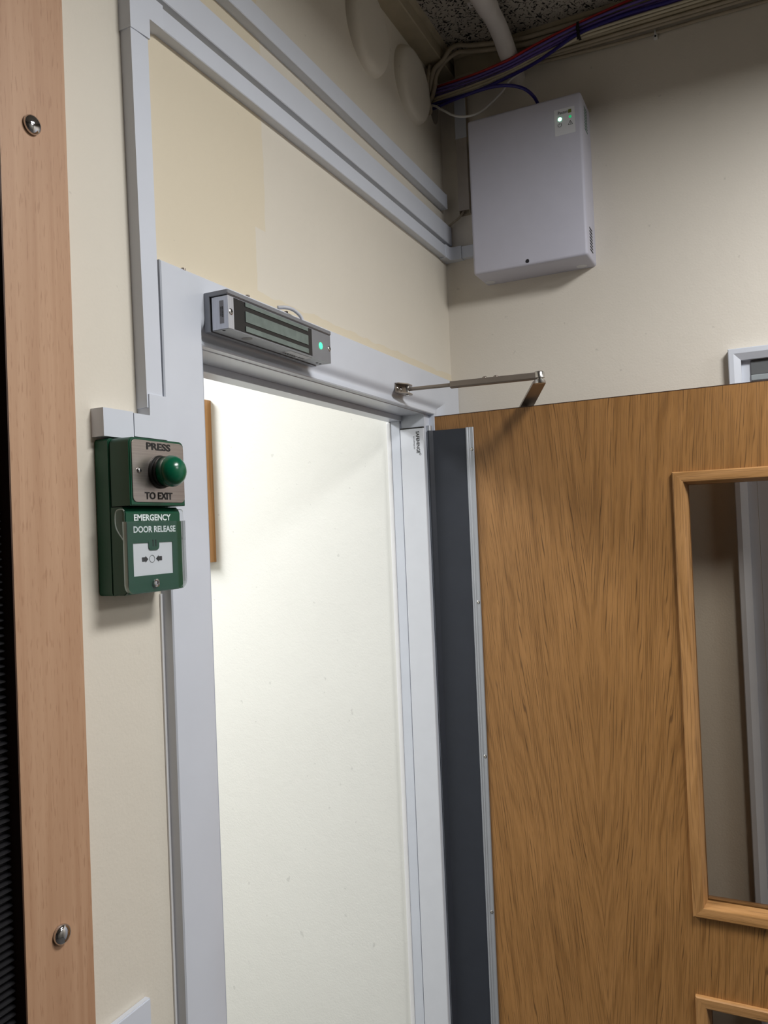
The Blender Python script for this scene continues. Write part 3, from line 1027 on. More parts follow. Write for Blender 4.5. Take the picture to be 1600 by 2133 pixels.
hrun(2.3785, 2.4050, -0.9705, -0.0420, 0.0160, 'lowest of three white trunking runs above the doorway')
hrun(2.4148, 2.4570, -2.2, -0.0060, 0.0160, 'middle and widest of three white trunking runs above the doorway', True)
hrun(2.4930, 2.5255, -2.2, -0.0260, 0.0165, 'uppermost of three white trunking runs, nearest the round bosses', True)

# vertical drop to the exit button, very slightly out of plumb
t = empty('cable_trunking', (-1.009, 0, 1.93), label='upright white trunking dropping beside the door frame to the green unit', category='trunking', group='white trunking along the doorway wall')
for nm, a, b, y0, y1 in (('channel', 0.0006, 0.0, -0.0130, 0.0), ('lid', 0.0, 0.0, -0.0160, -0.0115)):
    bm = nb()
    pts = []
    for z, xa, xb in ((1.925, -1.0188, -0.9930), (2.352, -1.0246, -0.9965)):
        pts.append([bm.verts.new((xa + a, y0, z)), bm.verts.new((xb - a, y0, z)), bm.verts.new((xb - a, y1, z)), bm.verts.new((xa + a, y1, z))])
    for i in range(4):
        bm.faces.new((pts[0][i], pts[0][(i + 1) % 4], pts[1][(i + 1) % 4], pts[1][i]))
    bm.faces.new(pts[0][::-1]); bm.faces.new(pts[1])
    bmesh.ops.recalc_face_normals(bm, faces=bm.faces[:])
    obj(nm, bm, M['pvc'], t)
# flat tee at the top of the drop
bm = nb()
tee = [(-1.0256, 2.3512), (-0.9938, 2.3535), (-0.9938, 2.3772), (-0.9700, 2.3772), (-0.9700, 2.4064), (-0.9938, 2.4064), (-0.9940, 2.60), (-1.0256, 2.60)]
prism(bm, tee, 1, -0.0172, 0.0)
obj('trunking_tee', bm, M['pvc'], label='white flat tee joining the upright trunking to the lowest run', category='trunking fitting')
# fitting and end piece above the green unit
bm = nb()
prism(bm, [(-1.0418, 1.8905), (-0.9882, 1.8905), (-0.9882, 1.9402), (-1.0168, 1.9402), (-1.0168, 1.9160), (-1.0418, 1.9160)], 1, -0.0176, 0.0)
obj('trunking_angle', bm, M['pvc'], label='white flat angle fitting at the foot of the upright trunking', category='trunking fitting')
bm = bx(-1.0865, -1.0430, -0.0176, 0.0, 1.8872, 1.9170)
obj('trunking_end', bm, M['pvc'], label='white trunking end piece sitting on top of the green unit', category='trunking fitting')
# internal elbow and stub to the control box
bm = nb()
prism(bm, [(-0.0440, 0.0), (-0.0440, -0.0172), (-0.0260, -0.0172), (-0.0205, -0.0190), (-0.0178, -0.0245), (-0.0172, -0.0430), (0.0, -0.0430), (0.0, 0.0)], 2, 2.3772, 2.4064)
obj('trunking_elbow', bm, M['pvc'], label='white internal elbow turning the lowest trunking into the corner', category='trunking fitting', smooth=math.radians(25))
t = empty('cable_trunking', (0, -0.07, 2.378), label='short white trunking stub between corner elbow and control box', category='trunking')
obj('channel', bx(-0.0130, 0.0, -0.100, -0.0430, 2.3791, 2.4044), M['pvc'], t)
obj('lid', bx(-0.0155, -0.0115, -0.100, -0.0432, 2.3785, 2.4050, bev=0.0006), M['pvc'], t)
# upright open-ended piece left of the control box
t = empty('cable_trunking', (0, -0.055, 2.48), label='upright open ended trunking in the corner beside the control box', category='trunking')
bm = nb()
for x0, x1, y0, y1 in ((-0.0150, 0.0, -0.0660, -0.0648), (-0.0150, 0.0, -0.0432, -0.0420), (-0.0012, 0.0, -0.0660, -0.0420)):
    box(bm, x0, x1, y0, y1, 2.4780, 2.776)
obj('channel', bm, M['dull_cable'], t)
obj('lid', bx(-0.0168, -0.0150, -0.0664, -0.0416, 2.4850, 2.6480), plain('dusty trunking lid', srgb(186, 178, 170), 0.5), t)
obj('lid', bx(-0.0180, -0.0150, -0.0668, -0.0412, 2.6480, 2.776), M['pvc'], t, label='cleaner upper lid')
obj('corner_cable', tube(nb(), [(-0.0085, -0.052, 2.510), (-0.0085, -0.050, 2.488), (-0.012, -0.0414, 2.4735), (-0.014, -0.0326, 2.4665), (-0.012, -0.0224, 2.4625), (-0.0065, -0.0120, 2.4600)], 0.0026, 10), M['dull_cable'], smooth=True,
    label='short dusty cable from the open trunking end to the middle run', category='cable')

# ------------------------------------------------------------------ control box on the right wall
cb = empty('control_box', (0, -0.214, 2.3115), label='pale grey wall mounted control box with status lamps near its top right corner', category='control box')
b = nb()
box(b, -0.0880, 0.0, -0.3350, -0.0930, 2.3115, 2.6440)
es = [e for e in b.edges if all(v.co.x < -0.08 for v in e.verts)]
es += [e for e in b.edges if abs(e.verts[0].co.x - e.verts[1].co.x) > 0.05]
bmesh.ops.bevel(b, geom=es, offset=0.006, segments=4, affect='EDGES', profile=0.5)
case = obj('case', b, M['pvc_grey'], cb, smooth=math.radians(50))
stk = obj('status_label', bx(-0.0884, -0.0879, -0.3215, -0.2800, 2.5635, 2.6170), M['label'], cb)
RY = (0, -1, 0)
obj('lettering', text_mesh('Paxton', (-0.0886, -0.2880, 2.6062), RY, UZ, 0.0195, 0.0062, 0.006), M['ink'], stk)
obj('emblem', bx(-0.0886, -0.0884, -0.3150, -0.3085, 2.6050, 2.6122), M['olive'], stk)
obj('power_lamp', lathe(nb(), (-0.0884, -0.2912, 2.5965), (-1, 0, 0), [(0.0036, 0), (0.0034, 0.0006), (0.0, 0.0014)], 18), M['led_hot'], stk, smooth=True)
obj('fault_lamp', lathe(nb(), (-0.0884, -0.3120, 2.5970), (-1, 0, 0), [(0.0030, 0), (0.0028, 0.0005), (0.0, 0.0010)], 18), M['led_dim'], stk, smooth=True)
bm = nb()
PX = -0.0886


def stroke(bm, p, q, w=0.0007):
    (y0, z0), (y1, z1) = p, q
    L = math.hypot(y1 - y0, z1 - z0)
    ny, nz = -(z1 - z0) / L * w / 2, (y1 - y0) / L * w / 2
    bm.faces.new([bm.verts.new((PX, y, z)) for y, z in ((y0 + ny, z0 + nz), (y1 + ny, z1 + nz), (y1 - ny, z1 - nz), (y0 - ny, z0 - nz))])


pc = (-0.2905, 2.5845)
for i in range(20):
    a0, a1 = math.radians(125 + 290 * i / 20), math.radians(125 + 290 * (i + 1) / 20)
    stroke(bm, (pc[0] + 0.0038 * math.cos(a0), pc[1] + 0.0038 * math.sin(a0)), (pc[0] + 0.0038 * math.cos(a1), pc[1] + 0.0038 * math.sin(a1)), 0.0009)
stroke(bm, (pc[0], pc[1] + 0.0005), (pc[0], pc[1] + 0.0042), 0.0009)
tc_ = (-0.3120, 2.5845)
T = [(tc_[0], tc_[1] + 0.0045), (tc_[0] + 0.0045, tc_[1] - 0.0034), (tc_[0] - 0.0045, tc_[1] - 0.0034)]
for i in range(3):
    stroke(bm, T[i], T[(i + 1) % 3], 0.0008)
stroke(bm, (tc_[0], tc_[1] + 0.0018), (tc_[0], tc_[1] - 0.0010))
stroke(bm, (tc_[0], tc_[1] - 0.0018), (tc_[0], tc_[1] - 0.0025))
obj('symbol', bm, M['ink'], stk)
obj('cover_screw', lathe(nb(), (-0.0880, -0.2110, 2.3205), (-1, 0, 0), [(0.0040, -0.0004), (0.0040, 0.0004), (0.0034, 0.0010), (0.0018, 0.0010), (0.0016, 0.0002), (0.0, 0.0002)], 20), plain('dark screw', srgb(74, 74, 80), 0.3, 0.8), cb, smooth=math.radians(40))
slot = obj('vent_slot', bx(-0.0605, -0.0330, -0.3354, -0.3340, 2.3735, 2.3766), M['hole_shade_nail'], cb)
for k in range(1, 8):
    copy_part(slot, cb, (0, 0, -0.0064 * k))
M['slot_green'] = plain('vent gap painted green glow', srgb(96, 128, 116), 0.7)  # green light from inside the box put into the slot colour
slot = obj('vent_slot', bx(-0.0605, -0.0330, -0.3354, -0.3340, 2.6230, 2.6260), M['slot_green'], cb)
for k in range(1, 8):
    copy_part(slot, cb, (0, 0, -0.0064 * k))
for y in (-0.1085, -0.3085):
    obj('knockout', lathe(nb(), (-0.0200, y, 2.3115), (0, 0, -1), [(0.0110, -0.0003), (0.0108, 0.0004), (0.0, 0.0005)], 26), M['label'], cb)

# ------------------------------------------------------------------ cables in the corner
CAB = {
    'red': [(-0.0100, 0.0468, 2.7701), (-0.0256, 0.0271, 2.7656), (-0.0411, 0.0072, 2.7611), (-0.0523, -0.0151, 2.7577), (-0.0566, -0.0395, 2.7560), (-0.0593, -0.0642, 2.7550), (-0.0630, -0.0888, 2.7538), (-0.0666, -0.1136, 2.7532), (-0.0704, -0.1383, 2.7534), (-0.0745, -0.1632, 2.7540), (-0.0784, -0.1881, 2.7550), (-0.0744, -0.2106, 2.7634), (-0.0704, -0.2331, 2.7720), (-0.0672, -0.2559, 2.7794), (-0.0645, -0.2789, 2.7857), (-0.0623, -0.3021, 2.7915), (-0.0603, -0.3254, 2.7969), (-0.0583, -0.3488, 2.8021), (-0.0561, -0.3723, 2.8069), (-0.0543, -0.3958, 2.8112), (-0.0531, -0.4195, 2.8151), (-0.0524, -0.4432, 2.8186), (-0.0526, -0.4671, 2.8211), (-0.0555, -0.4907, 2.8225), (-0.0560, -0.5147, 2.8229), (-0.0561, -0.5387, 2.8232), (-0.0560, -0.5628, 2.8235), (-0.0559, -0.5868, 2.8237), (-0.0558, -0.6109, 2.8238), (-0.0557, -0.6350, 2.8239), (-0.0556, -0.6591, 2.8239), (-0.0555, -0.6831, 2.8240), (-0.0554, -0.7072, 2.8240), (-0.0554, -0.7313, 2.8240), (-0.0553, -0.7554, 2.8240), (-0.0552, -0.7795, 2.8240), (-0.0551, -0.8036, 2.8240), (-0.0551, -0.8277, 2.8240), (-0.0550, -0.8518, 2.8240), (-0.0550, -0.8759, 2.8240), (-0.0550, -0.9000, 2.8240)],
    'purple1': [(-0.0100, 0.0471, 2.7664), (-0.0255, 0.0283, 2.7609), (-0.0410, 0.0093, 2.7553), (-0.0536, -0.0117, 2.7508), (-0.0596, -0.0355, 2.7483), (-0.0621, -0.0601, 2.7474), (-0.0649, -0.0847, 2.7468), (-0.0668, -0.1094, 2.7470), (-0.0688, -0.1341, 2.7481), (-0.0708, -0.1587, 2.7499), (-0.0732, -0.1833, 2.7519), (-0.0717, -0.2066, 2.7579), (-0.0698, -0.2295, 2.7648), (-0.0677, -0.2525, 2.7716), (-0.0652, -0.2755, 2.7784), (-0.0628, -0.2986, 2.7850), (-0.0606, -0.3219, 2.7909), (-0.0591, -0.3455, 2.7956), (-0.0581, -0.3692, 2.7993), (-0.0573, -0.3931, 2.8023), (-0.0568, -0.4170, 2.8047), (-0.0563, -0.4410, 2.8066), (-0.0561, -0.4650, 2.8082), (-0.0559, -0.4891, 2.8094), (-0.0557, -0.5132, 2.8107), (-0.0555, -0.5373, 2.8124), (-0.0554, -0.5614, 2.8131), (-0.0553, -0.5856, 2.8134), (-0.0552, -0.6098, 2.8136), (-0.0552, -0.6339, 2.8137), (-0.0551, -0.6581, 2.8138), (-0.0551, -0.6823, 2.8138), (-0.0551, -0.7065, 2.8138), (-0.0551, -0.7307, 2.8138), (-0.0550, -0.7549, 2.8138), (-0.0550, -0.7790, 2.8138), (-0.0550, -0.8032, 2.8138), (-0.0550, -0.8274, 2.8137), (-0.0550, -0.8516, 2.8137), (-0.0550, -0.8758, 2.8137), (-0.0550, -0.9000, 2.8137)],
    'purple2': [(-0.0120, 0.0464, 2.7619), (-0.0273, 0.0280, 2.7555), (-0.0426, 0.0095, 2.7492), (-0.0547, -0.0113, 2.7441), (-0.0584, -0.0353, 2.7423), (-0.0583, -0.0597, 2.7423), (-0.0602, -0.0841, 2.7424), (-0.0621, -0.1086, 2.7430), (-0.0637, -0.1330, 2.7446), (-0.0652, -0.1573, 2.7467), (-0.0669, -0.1817, 2.7491), (-0.0663, -0.2053, 2.7541), (-0.0648, -0.2285, 2.7602), (-0.0630, -0.2518, 2.7663), (-0.0606, -0.2749, 2.7728), (-0.0582, -0.2981, 2.7792), (-0.0560, -0.3214, 2.7851), (-0.0544, -0.3450, 2.7897), (-0.0531, -0.3689, 2.7934), (-0.0522, -0.3928, 2.7964), (-0.0515, -0.4168, 2.7987), (-0.0511, -0.4409, 2.8004), (-0.0508, -0.4650, 2.8016), (-0.0507, -0.4891, 2.8025), (-0.0506, -0.5132, 2.8036), (-0.0504, -0.5374, 2.8049), (-0.0503, -0.5615, 2.8057), (-0.0503, -0.5857, 2.8062), (-0.0502, -0.6098, 2.8064), (-0.0501, -0.6340, 2.8065), (-0.0501, -0.6582, 2.8066), (-0.0501, -0.6824, 2.8066), (-0.0501, -0.7065, 2.8067), (-0.0500, -0.7307, 2.8067), (-0.0500, -0.7549, 2.8066), (-0.0500, -0.7791, 2.8066), (-0.0500, -0.8033, 2.8066), (-0.0500, -0.8275, 2.8066), (-0.0500, -0.8516, 2.8065), (-0.0500, -0.8758, 2.8065), (-0.0500, -0.9000, 2.8065)],
    'purple3': [(-0.0140, 0.0458, 2.7574), (-0.0277, 0.0263, 2.7508), (-0.0412, 0.0066, 2.7443), (-0.0503, -0.0157, 2.7399), (-0.0524, -0.0399, 2.7385), (-0.0531, -0.0642, 2.7384), (-0.0544, -0.0887, 2.7386), (-0.0555, -0.1131, 2.7396), (-0.0571, -0.1374, 2.7416), (-0.0589, -0.1618, 2.7442), (-0.0611, -0.1861, 2.7469), (-0.0595, -0.2091, 2.7530), (-0.0578, -0.2321, 2.7595), (-0.0561, -0.2550, 2.7655), (-0.0543, -0.2780, 2.7715), (-0.0528, -0.3011, 2.7772), (-0.0514, -0.3244, 2.7824), (-0.0502, -0.3481, 2.7864), (-0.0492, -0.3718, 2.7895), (-0.0483, -0.3956, 2.7920), (-0.0478, -0.4195, 2.7940), (-0.0474, -0.4434, 2.7956), (-0.0472, -0.4674, 2.7968), (-0.0471, -0.4913, 2.7977), (-0.0469, -0.5153, 2.7983), (-0.0468, -0.5394, 2.7985), (-0.0467, -0.5634, 2.7985), (-0.0465, -0.5874, 2.7985), (-0.0464, -0.6115, 2.7985), (-0.0464, -0.6355, 2.7985), (-0.0463, -0.6595, 2.7985), (-0.0462, -0.6836, 2.7985), (-0.0462, -0.7076, 2.7985), (-0.0461, -0.7317, 2.7985), (-0.0461, -0.7557, 2.7985), (-0.0461, -0.7798, 2.7985), (-0.0461, -0.8038, 2.7985), (-0.0460, -0.8279, 2.7985), (-0.0460, -0.8519, 2.7985), (-0.0460, -0.8760, 2.7985), (-0.0460, -0.9000, 2.7985)],
    'purple4': [(-0.0160, 0.0451, 2.7539), (-0.0281, 0.0248, 2.7459), (-0.0394, 0.0039, 2.7385), (-0.0450, -0.0197, 2.7349), (-0.0452, -0.0441, 2.7352), (-0.0458, -0.0686, 2.7356), (-0.0469, -0.0931, 2.7362), (-0.0482, -0.1176, 2.7376), (-0.0500, -0.1421, 2.7399), (-0.0521, -0.1666, 2.7424), (-0.0538, -0.1910, 2.7453), (-0.0513, -0.2138, 2.7524), (-0.0491, -0.2368, 2.7593), (-0.0473, -0.2598, 2.7661), (-0.0457, -0.2828, 2.7729), (-0.0447, -0.3061, 2.7789), (-0.0437, -0.3297, 2.7836), (-0.0430, -0.3535, 2.7866), (-0.0425, -0.3774, 2.7884), (-0.0420, -0.4014, 2.7895), (-0.0415, -0.4254, 2.7906), (-0.0410, -0.4494, 2.7913), (-0.0405, -0.4735, 2.7918), (-0.0402, -0.4976, 2.7921), (-0.0399, -0.5217, 2.7921), (-0.0398, -0.5458, 2.7916), (-0.0397, -0.5699, 2.7910), (-0.0397, -0.5941, 2.7905), (-0.0397, -0.6182, 2.7903), (-0.0396, -0.6423, 2.7902), (-0.0396, -0.6665, 2.7902), (-0.0396, -0.6906, 2.7902), (-0.0396, -0.7148, 2.7902), (-0.0395, -0.7389, 2.7902), (-0.0395, -0.7631, 2.7902), (-0.0395, -0.7873, 2.7903), (-0.0395, -0.8114, 2.7903), (-0.0395, -0.8356, 2.7903), (-0.0395, -0.8597, 2.7904), (-0.0395, -0.8839, 2.7904), (-0.0395, -0.9000, 2.7904)],
    'cream1': [(-0.0160, 0.0417, 2.7507), (-0.0302, 0.0234, 2.7438), (-0.0440, 0.0047, 2.7371), (-0.0538, -0.0167, 2.7326), (-0.0584, -0.0402, 2.7309), (-0.0607, -0.0641, 2.7307), (-0.0615, -0.0880, 2.7317), (-0.0610, -0.1118, 2.7338), (-0.0606, -0.1356, 2.7360), (-0.0601, -0.1593, 2.7385), (-0.0594, -0.1830, 2.7419), (-0.0581, -0.2064, 2.7475), (-0.0560, -0.2295, 2.7541), (-0.0534, -0.2527, 2.7603), (-0.0505, -0.2758, 2.7663), (-0.0477, -0.2995, 2.7715), (-0.0450, -0.3237, 2.7754), (-0.0430, -0.3477, 2.7776), (-0.0415, -0.3716, 2.7789), (-0.0386, -0.3952, 2.7812), (-0.0381, -0.4192, 2.7821), (-0.0379, -0.4432, 2.7825), (-0.0379, -0.4672, 2.7828), (-0.0379, -0.4912, 2.7831), (-0.0379, -0.5153, 2.7833), (-0.0380, -0.5393, 2.7834), (-0.0380, -0.5633, 2.7835), (-0.0381, -0.5874, 2.7836), (-0.0381, -0.6114, 2.7837), (-0.0382, -0.6355, 2.7837), (-0.0382, -0.6595, 2.7838), (-0.0382, -0.6835, 2.7838), (-0.0383, -0.7076, 2.7838), (-0.0383, -0.7316, 2.7839), (-0.0384, -0.7557, 2.7839), (-0.0384, -0.7797, 2.7839), (-0.0384, -0.8038, 2.7839), (-0.0385, -0.8278, 2.7839), (-0.0385, -0.8519, 2.7840), (-0.0385, -0.8759, 2.7840), (-0.0385, -0.9000, 2.7840)],
    'cream2': [(-0.0160, 0.0419, 2.7462), (-0.0294, 0.0234, 2.7386), (-0.0425, 0.0047, 2.7311), (-0.0533, -0.0161, 2.7258), (-0.0603, -0.0389, 2.7232), (-0.0645, -0.0625, 2.7223), (-0.0661, -0.0864, 2.7228), (-0.0655, -0.1102, 2.7248), (-0.0646, -0.1340, 2.7278), (-0.0633, -0.1575, 2.7318), (-0.0617, -0.1810, 2.7362), (-0.0601, -0.2045, 2.7410), (-0.0583, -0.2278, 2.7465), (-0.0557, -0.2507, 2.7531), (-0.0527, -0.2733, 2.7604), (-0.0511, -0.2964, 2.7666), (-0.0509, -0.3198, 2.7720), (-0.0481, -0.3367, 2.7807), (-0.0472, -0.3608, 2.7827), (-0.0467, -0.3850, 2.7836), (-0.0464, -0.4092, 2.7842), (-0.0462, -0.4334, 2.7847), (-0.0460, -0.4576, 2.7850), (-0.0458, -0.4817, 2.7853), (-0.0457, -0.5059, 2.7855), (-0.0456, -0.5301, 2.7856), (-0.0455, -0.5542, 2.7858), (-0.0455, -0.5783, 2.7858), (-0.0454, -0.6025, 2.7859), (-0.0454, -0.6266, 2.7859), (-0.0453, -0.6507, 2.7859), (-0.0453, -0.6749, 2.7860), (-0.0453, -0.6990, 2.7860), (-0.0452, -0.7231, 2.7860), (-0.0452, -0.7472, 2.7859), (-0.0452, -0.7714, 2.7859), (-0.0452, -0.7955, 2.7859), (-0.0451, -0.8196, 2.7859), (-0.0451, -0.8437, 2.7859), (-0.0451, -0.8678, 2.7860), (-0.0450, -0.8920, 2.7860), (-0.0450, -0.9000, 2.7860)],
    'blue1': [(-0.0120, 0.0403, 2.7398), (-0.0281, 0.0238, 2.7323), (-0.0441, 0.0072, 2.7248), (-0.0573, -0.0120, 2.7188), (-0.0643, -0.0348, 2.7151), (-0.0674, -0.0588, 2.7133), (-0.0698, -0.0828, 2.7123), (-0.0704, -0.1071, 2.7127), (-0.0701, -0.1312, 2.7153), (-0.0689, -0.1550, 2.7197), (-0.0672, -0.1786, 2.7249), (-0.0650, -0.2021, 2.7306), (-0.0624, -0.2254, 2.7373), (-0.0600, -0.2482, 2.7456), (-0.0579, -0.2705, 2.7552), (-0.0568, -0.2928, 2.7650), (-0.0562, -0.3146, 2.7749), (-0.0554, -0.3377, 2.7808), (-0.0545, -0.3613, 2.7848), (-0.0537, -0.3851, 2.7878), (-0.0530, -0.4090, 2.7898), (-0.0527, -0.4330, 2.7910), (-0.0526, -0.4571, 2.7908), (-0.0525, -0.4812, 2.7906), (-0.0524, -0.5054, 2.7906), (-0.0523, -0.5295, 2.7906), (-0.0523, -0.5536, 2.7906), (-0.0522, -0.5778, 2.7907), (-0.0522, -0.6019, 2.7907), (-0.0521, -0.6261, 2.7907), (-0.0521, -0.6502, 2.7907), (-0.0521, -0.6744, 2.7907), (-0.0521, -0.6986, 2.7906), (-0.0520, -0.7227, 2.7906), (-0.0520, -0.7469, 2.7906), (-0.0520, -0.7711, 2.7906), (-0.0520, -0.7953, 2.7906), (-0.0520, -0.8194, 2.7906), (-0.0520, -0.8436, 2.7906), (-0.0520, -0.8678, 2.7906), (-0.0520, -0.8919, 2.7906), (-0.0520, -0.9000, 2.7906)],
    'blue2': [(-0.0120, 0.0359, 2.7329), (-0.0277, 0.0196, 2.7245), (-0.0431, 0.0029, 2.7165), (-0.0566, -0.0162, 2.7105), (-0.0677, -0.0373, 2.7070), (-0.0766, -0.0596, 2.7046), (-0.0830, -0.0828, 2.7030), (-0.0876, -0.1065, 2.7021), (-0.0898, -0.1305, 2.7019), (-0.0901, -0.1546, 2.7011), (-0.0904, -0.1784, 2.6970), (-0.0888, -0.2014, 2.6900), (-0.0825, -0.2222, 2.6799), (-0.0663, -0.2353, 2.6684), (-0.0476, -0.2397, 2.6559), (-0.0450, -0.2400, 2.6400)],
    'loop': [(-0.0450, 0.0252, 2.7205), (-0.0563, 0.0031, 2.7184), (-0.0684, -0.0154, 2.7068), (-0.0803, -0.0312, 2.6912), (-0.0908, -0.0480, 2.6754), (-0.0983, -0.0663, 2.6596), (-0.0999, -0.0890, 2.6499), (-0.0900, -0.1101, 2.6531), (-0.0763, -0.1249, 2.6640), (-0.0644, -0.1370, 2.6790), (-0.0544, -0.1496, 2.6945), (-0.0474, -0.1637, 2.7105), (-0.0433, -0.1753, 2.7286), (-0.0373, -0.1925, 2.7411), (-0.0352, -0.1988, 2.7447)],
    'thick1': [(-0.0450, 0.0376, 2.7141), (-0.0480, 0.0153, 2.7230), (-0.0575, -0.0034, 2.7339), (-0.0678, -0.0152, 2.7501), (-0.0747, -0.0226, 2.7703), (-0.0786, -0.0372, 2.7864), (-0.0786, -0.0577, 2.7992), (-0.0679, -0.0743, 2.8104), (-0.0582, -0.0959, 2.8107), (-0.0527, -0.1189, 2.8087), (-0.0486, -0.1423, 2.8066), (-0.0455, -0.1659, 2.8044), (-0.0433, -0.1897, 2.8023), (-0.0420, -0.2135, 2.7999), (-0.0416, -0.2376, 2.7995), (-0.0414, -0.2616, 2.7995), (-0.0413, -0.2858, 2.7995), (-0.0411, -0.3099, 2.7996), (-0.0410, -0.3340, 2.7997), (-0.0409, -0.3582, 2.7998), (-0.0407, -0.3823, 2.7999), (-0.0406, -0.4065, 2.8000), (-0.0405, -0.4306, 2.8001), (-0.0403, -0.4548, 2.8002), (-0.0402, -0.4790, 2.8003), (-0.0400, -0.5031, 2.8003), (-0.0398, -0.5273, 2.8004), (-0.0397, -0.5514, 2.8005), (-0.0395, -0.5756, 2.8005), (-0.0394, -0.5997, 2.8005)],
    'thick2': [(-0.0450, 0.0409, 2.7417), (-0.0490, 0.0173, 2.7396), (-0.0637, -0.0004, 2.7461), (-0.0784, -0.0113, 2.7611), (-0.0869, -0.0240, 2.7788), (-0.0893, -0.0452, 2.7900), (-0.0884, -0.0605, 2.8088), (-0.0763, -0.0750, 2.8211), (-0.0653, -0.0963, 2.8204), (-0.0585, -0.1193, 2.8190), (-0.0536, -0.1427, 2.8169), (-0.0502, -0.1664, 2.8143), (-0.0478, -0.1902, 2.8125), (-0.0457, -0.2141, 2.8108), (-0.0448, -0.2382, 2.8104), (-0.0443, -0.2623, 2.8102), (-0.0440, -0.2864, 2.8101), (-0.0437, -0.3105, 2.8101), (-0.0435, -0.3346, 2.8101), (-0.0433, -0.3587, 2.8102), (-0.0432, -0.3828, 2.8102), (-0.0430, -0.4069, 2.8103), (-0.0429, -0.4311, 2.8103), (-0.0428, -0.4552, 2.8104), (-0.0427, -0.4793, 2.8104), (-0.0426, -0.5035, 2.8105), (-0.0424, -0.5276, 2.8106), (-0.0423, -0.5517, 2.8106), (-0.0422, -0.5759, 2.8106), (-0.0421, -0.6000, 2.8107)],
    'side': [(-0.0620, 0.0200, 2.7050), (-0.0697, 0.0002, 2.6933), (-0.0874, -0.0118, 2.6911), (-0.1006, -0.0118, 2.7085), (-0.1017, -0.0114, 2.7321), (-0.0964, -0.0113, 2.7548), (-0.0889, -0.0110, 2.7770), (-0.0846, -0.0120, 2.7916)],
    'wall1': [(-0.0218, -0.2063, 2.7654), (-0.0187, -0.2282, 2.7658), (-0.0161, -0.2506, 2.7659), (-0.0140, -0.2733, 2.7659), (-0.0122, -0.2962, 2.7658), (-0.0107, -0.3193, 2.7655), (-0.0095, -0.3426, 2.7651), (-0.0085, -0.3661, 2.7646), (-0.0077, -0.3897, 2.7642), (-0.0070, -0.4133, 2.7639), (-0.0064, -0.4371, 2.7637), (-0.0060, -0.4609, 2.7636), (-0.0056, -0.4848, 2.7636), (-0.0053, -0.5088, 2.7638), (-0.0051, -0.5327, 2.7641), (-0.0049, -0.5567, 2.7644), (-0.0047, -0.5808, 2.7645), (-0.0046, -0.6048, 2.7641), (-0.0045, -0.6289, 2.7639), (-0.0044, -0.6530, 2.7638), (-0.0044, -0.6771, 2.7637), (-0.0043, -0.7012, 2.7637), (-0.0043, -0.7253, 2.7637), (-0.0043, -0.7495, 2.7637), (-0.0042, -0.7736, 2.7638), (-0.0042, -0.7977, 2.7638), (-0.0042, -0.8218, 2.7638), (-0.0042, -0.8460, 2.7638), (-0.0042, -0.8701, 2.7638), (-0.0042, -0.8943, 2.7638), (-0.0042, -0.9184, 2.7638), (-0.0042, -0.9425, 2.7638), (-0.0042, -0.9667, 2.7639), (-0.0042, -0.9908, 2.7639), (-0.0042, -1.0149, 2.7639), (-0.0042, -1.0391, 2.7639), (-0.0042, -1.0632, 2.7639), (-0.0042, -1.0874, 2.7639), (-0.0042, -1.1115, 2.7640), (-0.0042, -1.1356, 2.7640), (-0.0042, -1.1598, 2.7640), (-0.0042, -1.1839, 2.7640), (-0.0042, -1.2000, 2.7640)],
    'wall2': [(-0.0164, -0.2219, 2.7729), (-0.0162, -0.2459, 2.7728), (-0.0160, -0.2697, 2.7725), (-0.0158, -0.2936, 2.7723), (-0.0156, -0.3175, 2.7722), (-0.0154, -0.3414, 2.7723), (-0.0152, -0.3654, 2.7723), (-0.0150, -0.3893, 2.7724), (-0.0149, -0.4133, 2.7724), (-0.0148, -0.4372, 2.7724), (-0.0146, -0.4612, 2.7724), (-0.0145, -0.4853, 2.7724), (-0.0144, -0.5093, 2.7725), (-0.0143, -0.5333, 2.7725), (-0.0143, -0.5574, 2.7725), (-0.0142, -0.5814, 2.7725), (-0.0142, -0.6055, 2.7725), (-0.0141, -0.6296, 2.7725), (-0.0141, -0.6537, 2.7725), (-0.0141, -0.6778, 2.7725), (-0.0141, -0.7018, 2.7725), (-0.0140, -0.7259, 2.7725), (-0.0140, -0.7500, 2.7725), (-0.0140, -0.7741, 2.7725), (-0.0140, -0.7982, 2.7725), (-0.0140, -0.8223, 2.7725), (-0.0140, -0.8465, 2.7725), (-0.0140, -0.8706, 2.7725), (-0.0140, -0.8947, 2.7725), (-0.0140, -0.9188, 2.7725), (-0.0140, -0.9429, 2.7725), (-0.0140, -0.9670, 2.7725), (-0.0140, -0.9911, 2.7725), (-0.0140, -1.0152, 2.7725), (-0.0140, -1.0393, 2.7725), (-0.0140, -1.0634, 2.7725), (-0.0140, -1.0875, 2.7725), (-0.0140, -1.1116, 2.7725), (-0.0140, -1.1357, 2.7725), (-0.0140, -1.1598, 2.7725), (-0.0140, -1.1839, 2.7725), (-0.0140, -1.2000, 2.7725)],
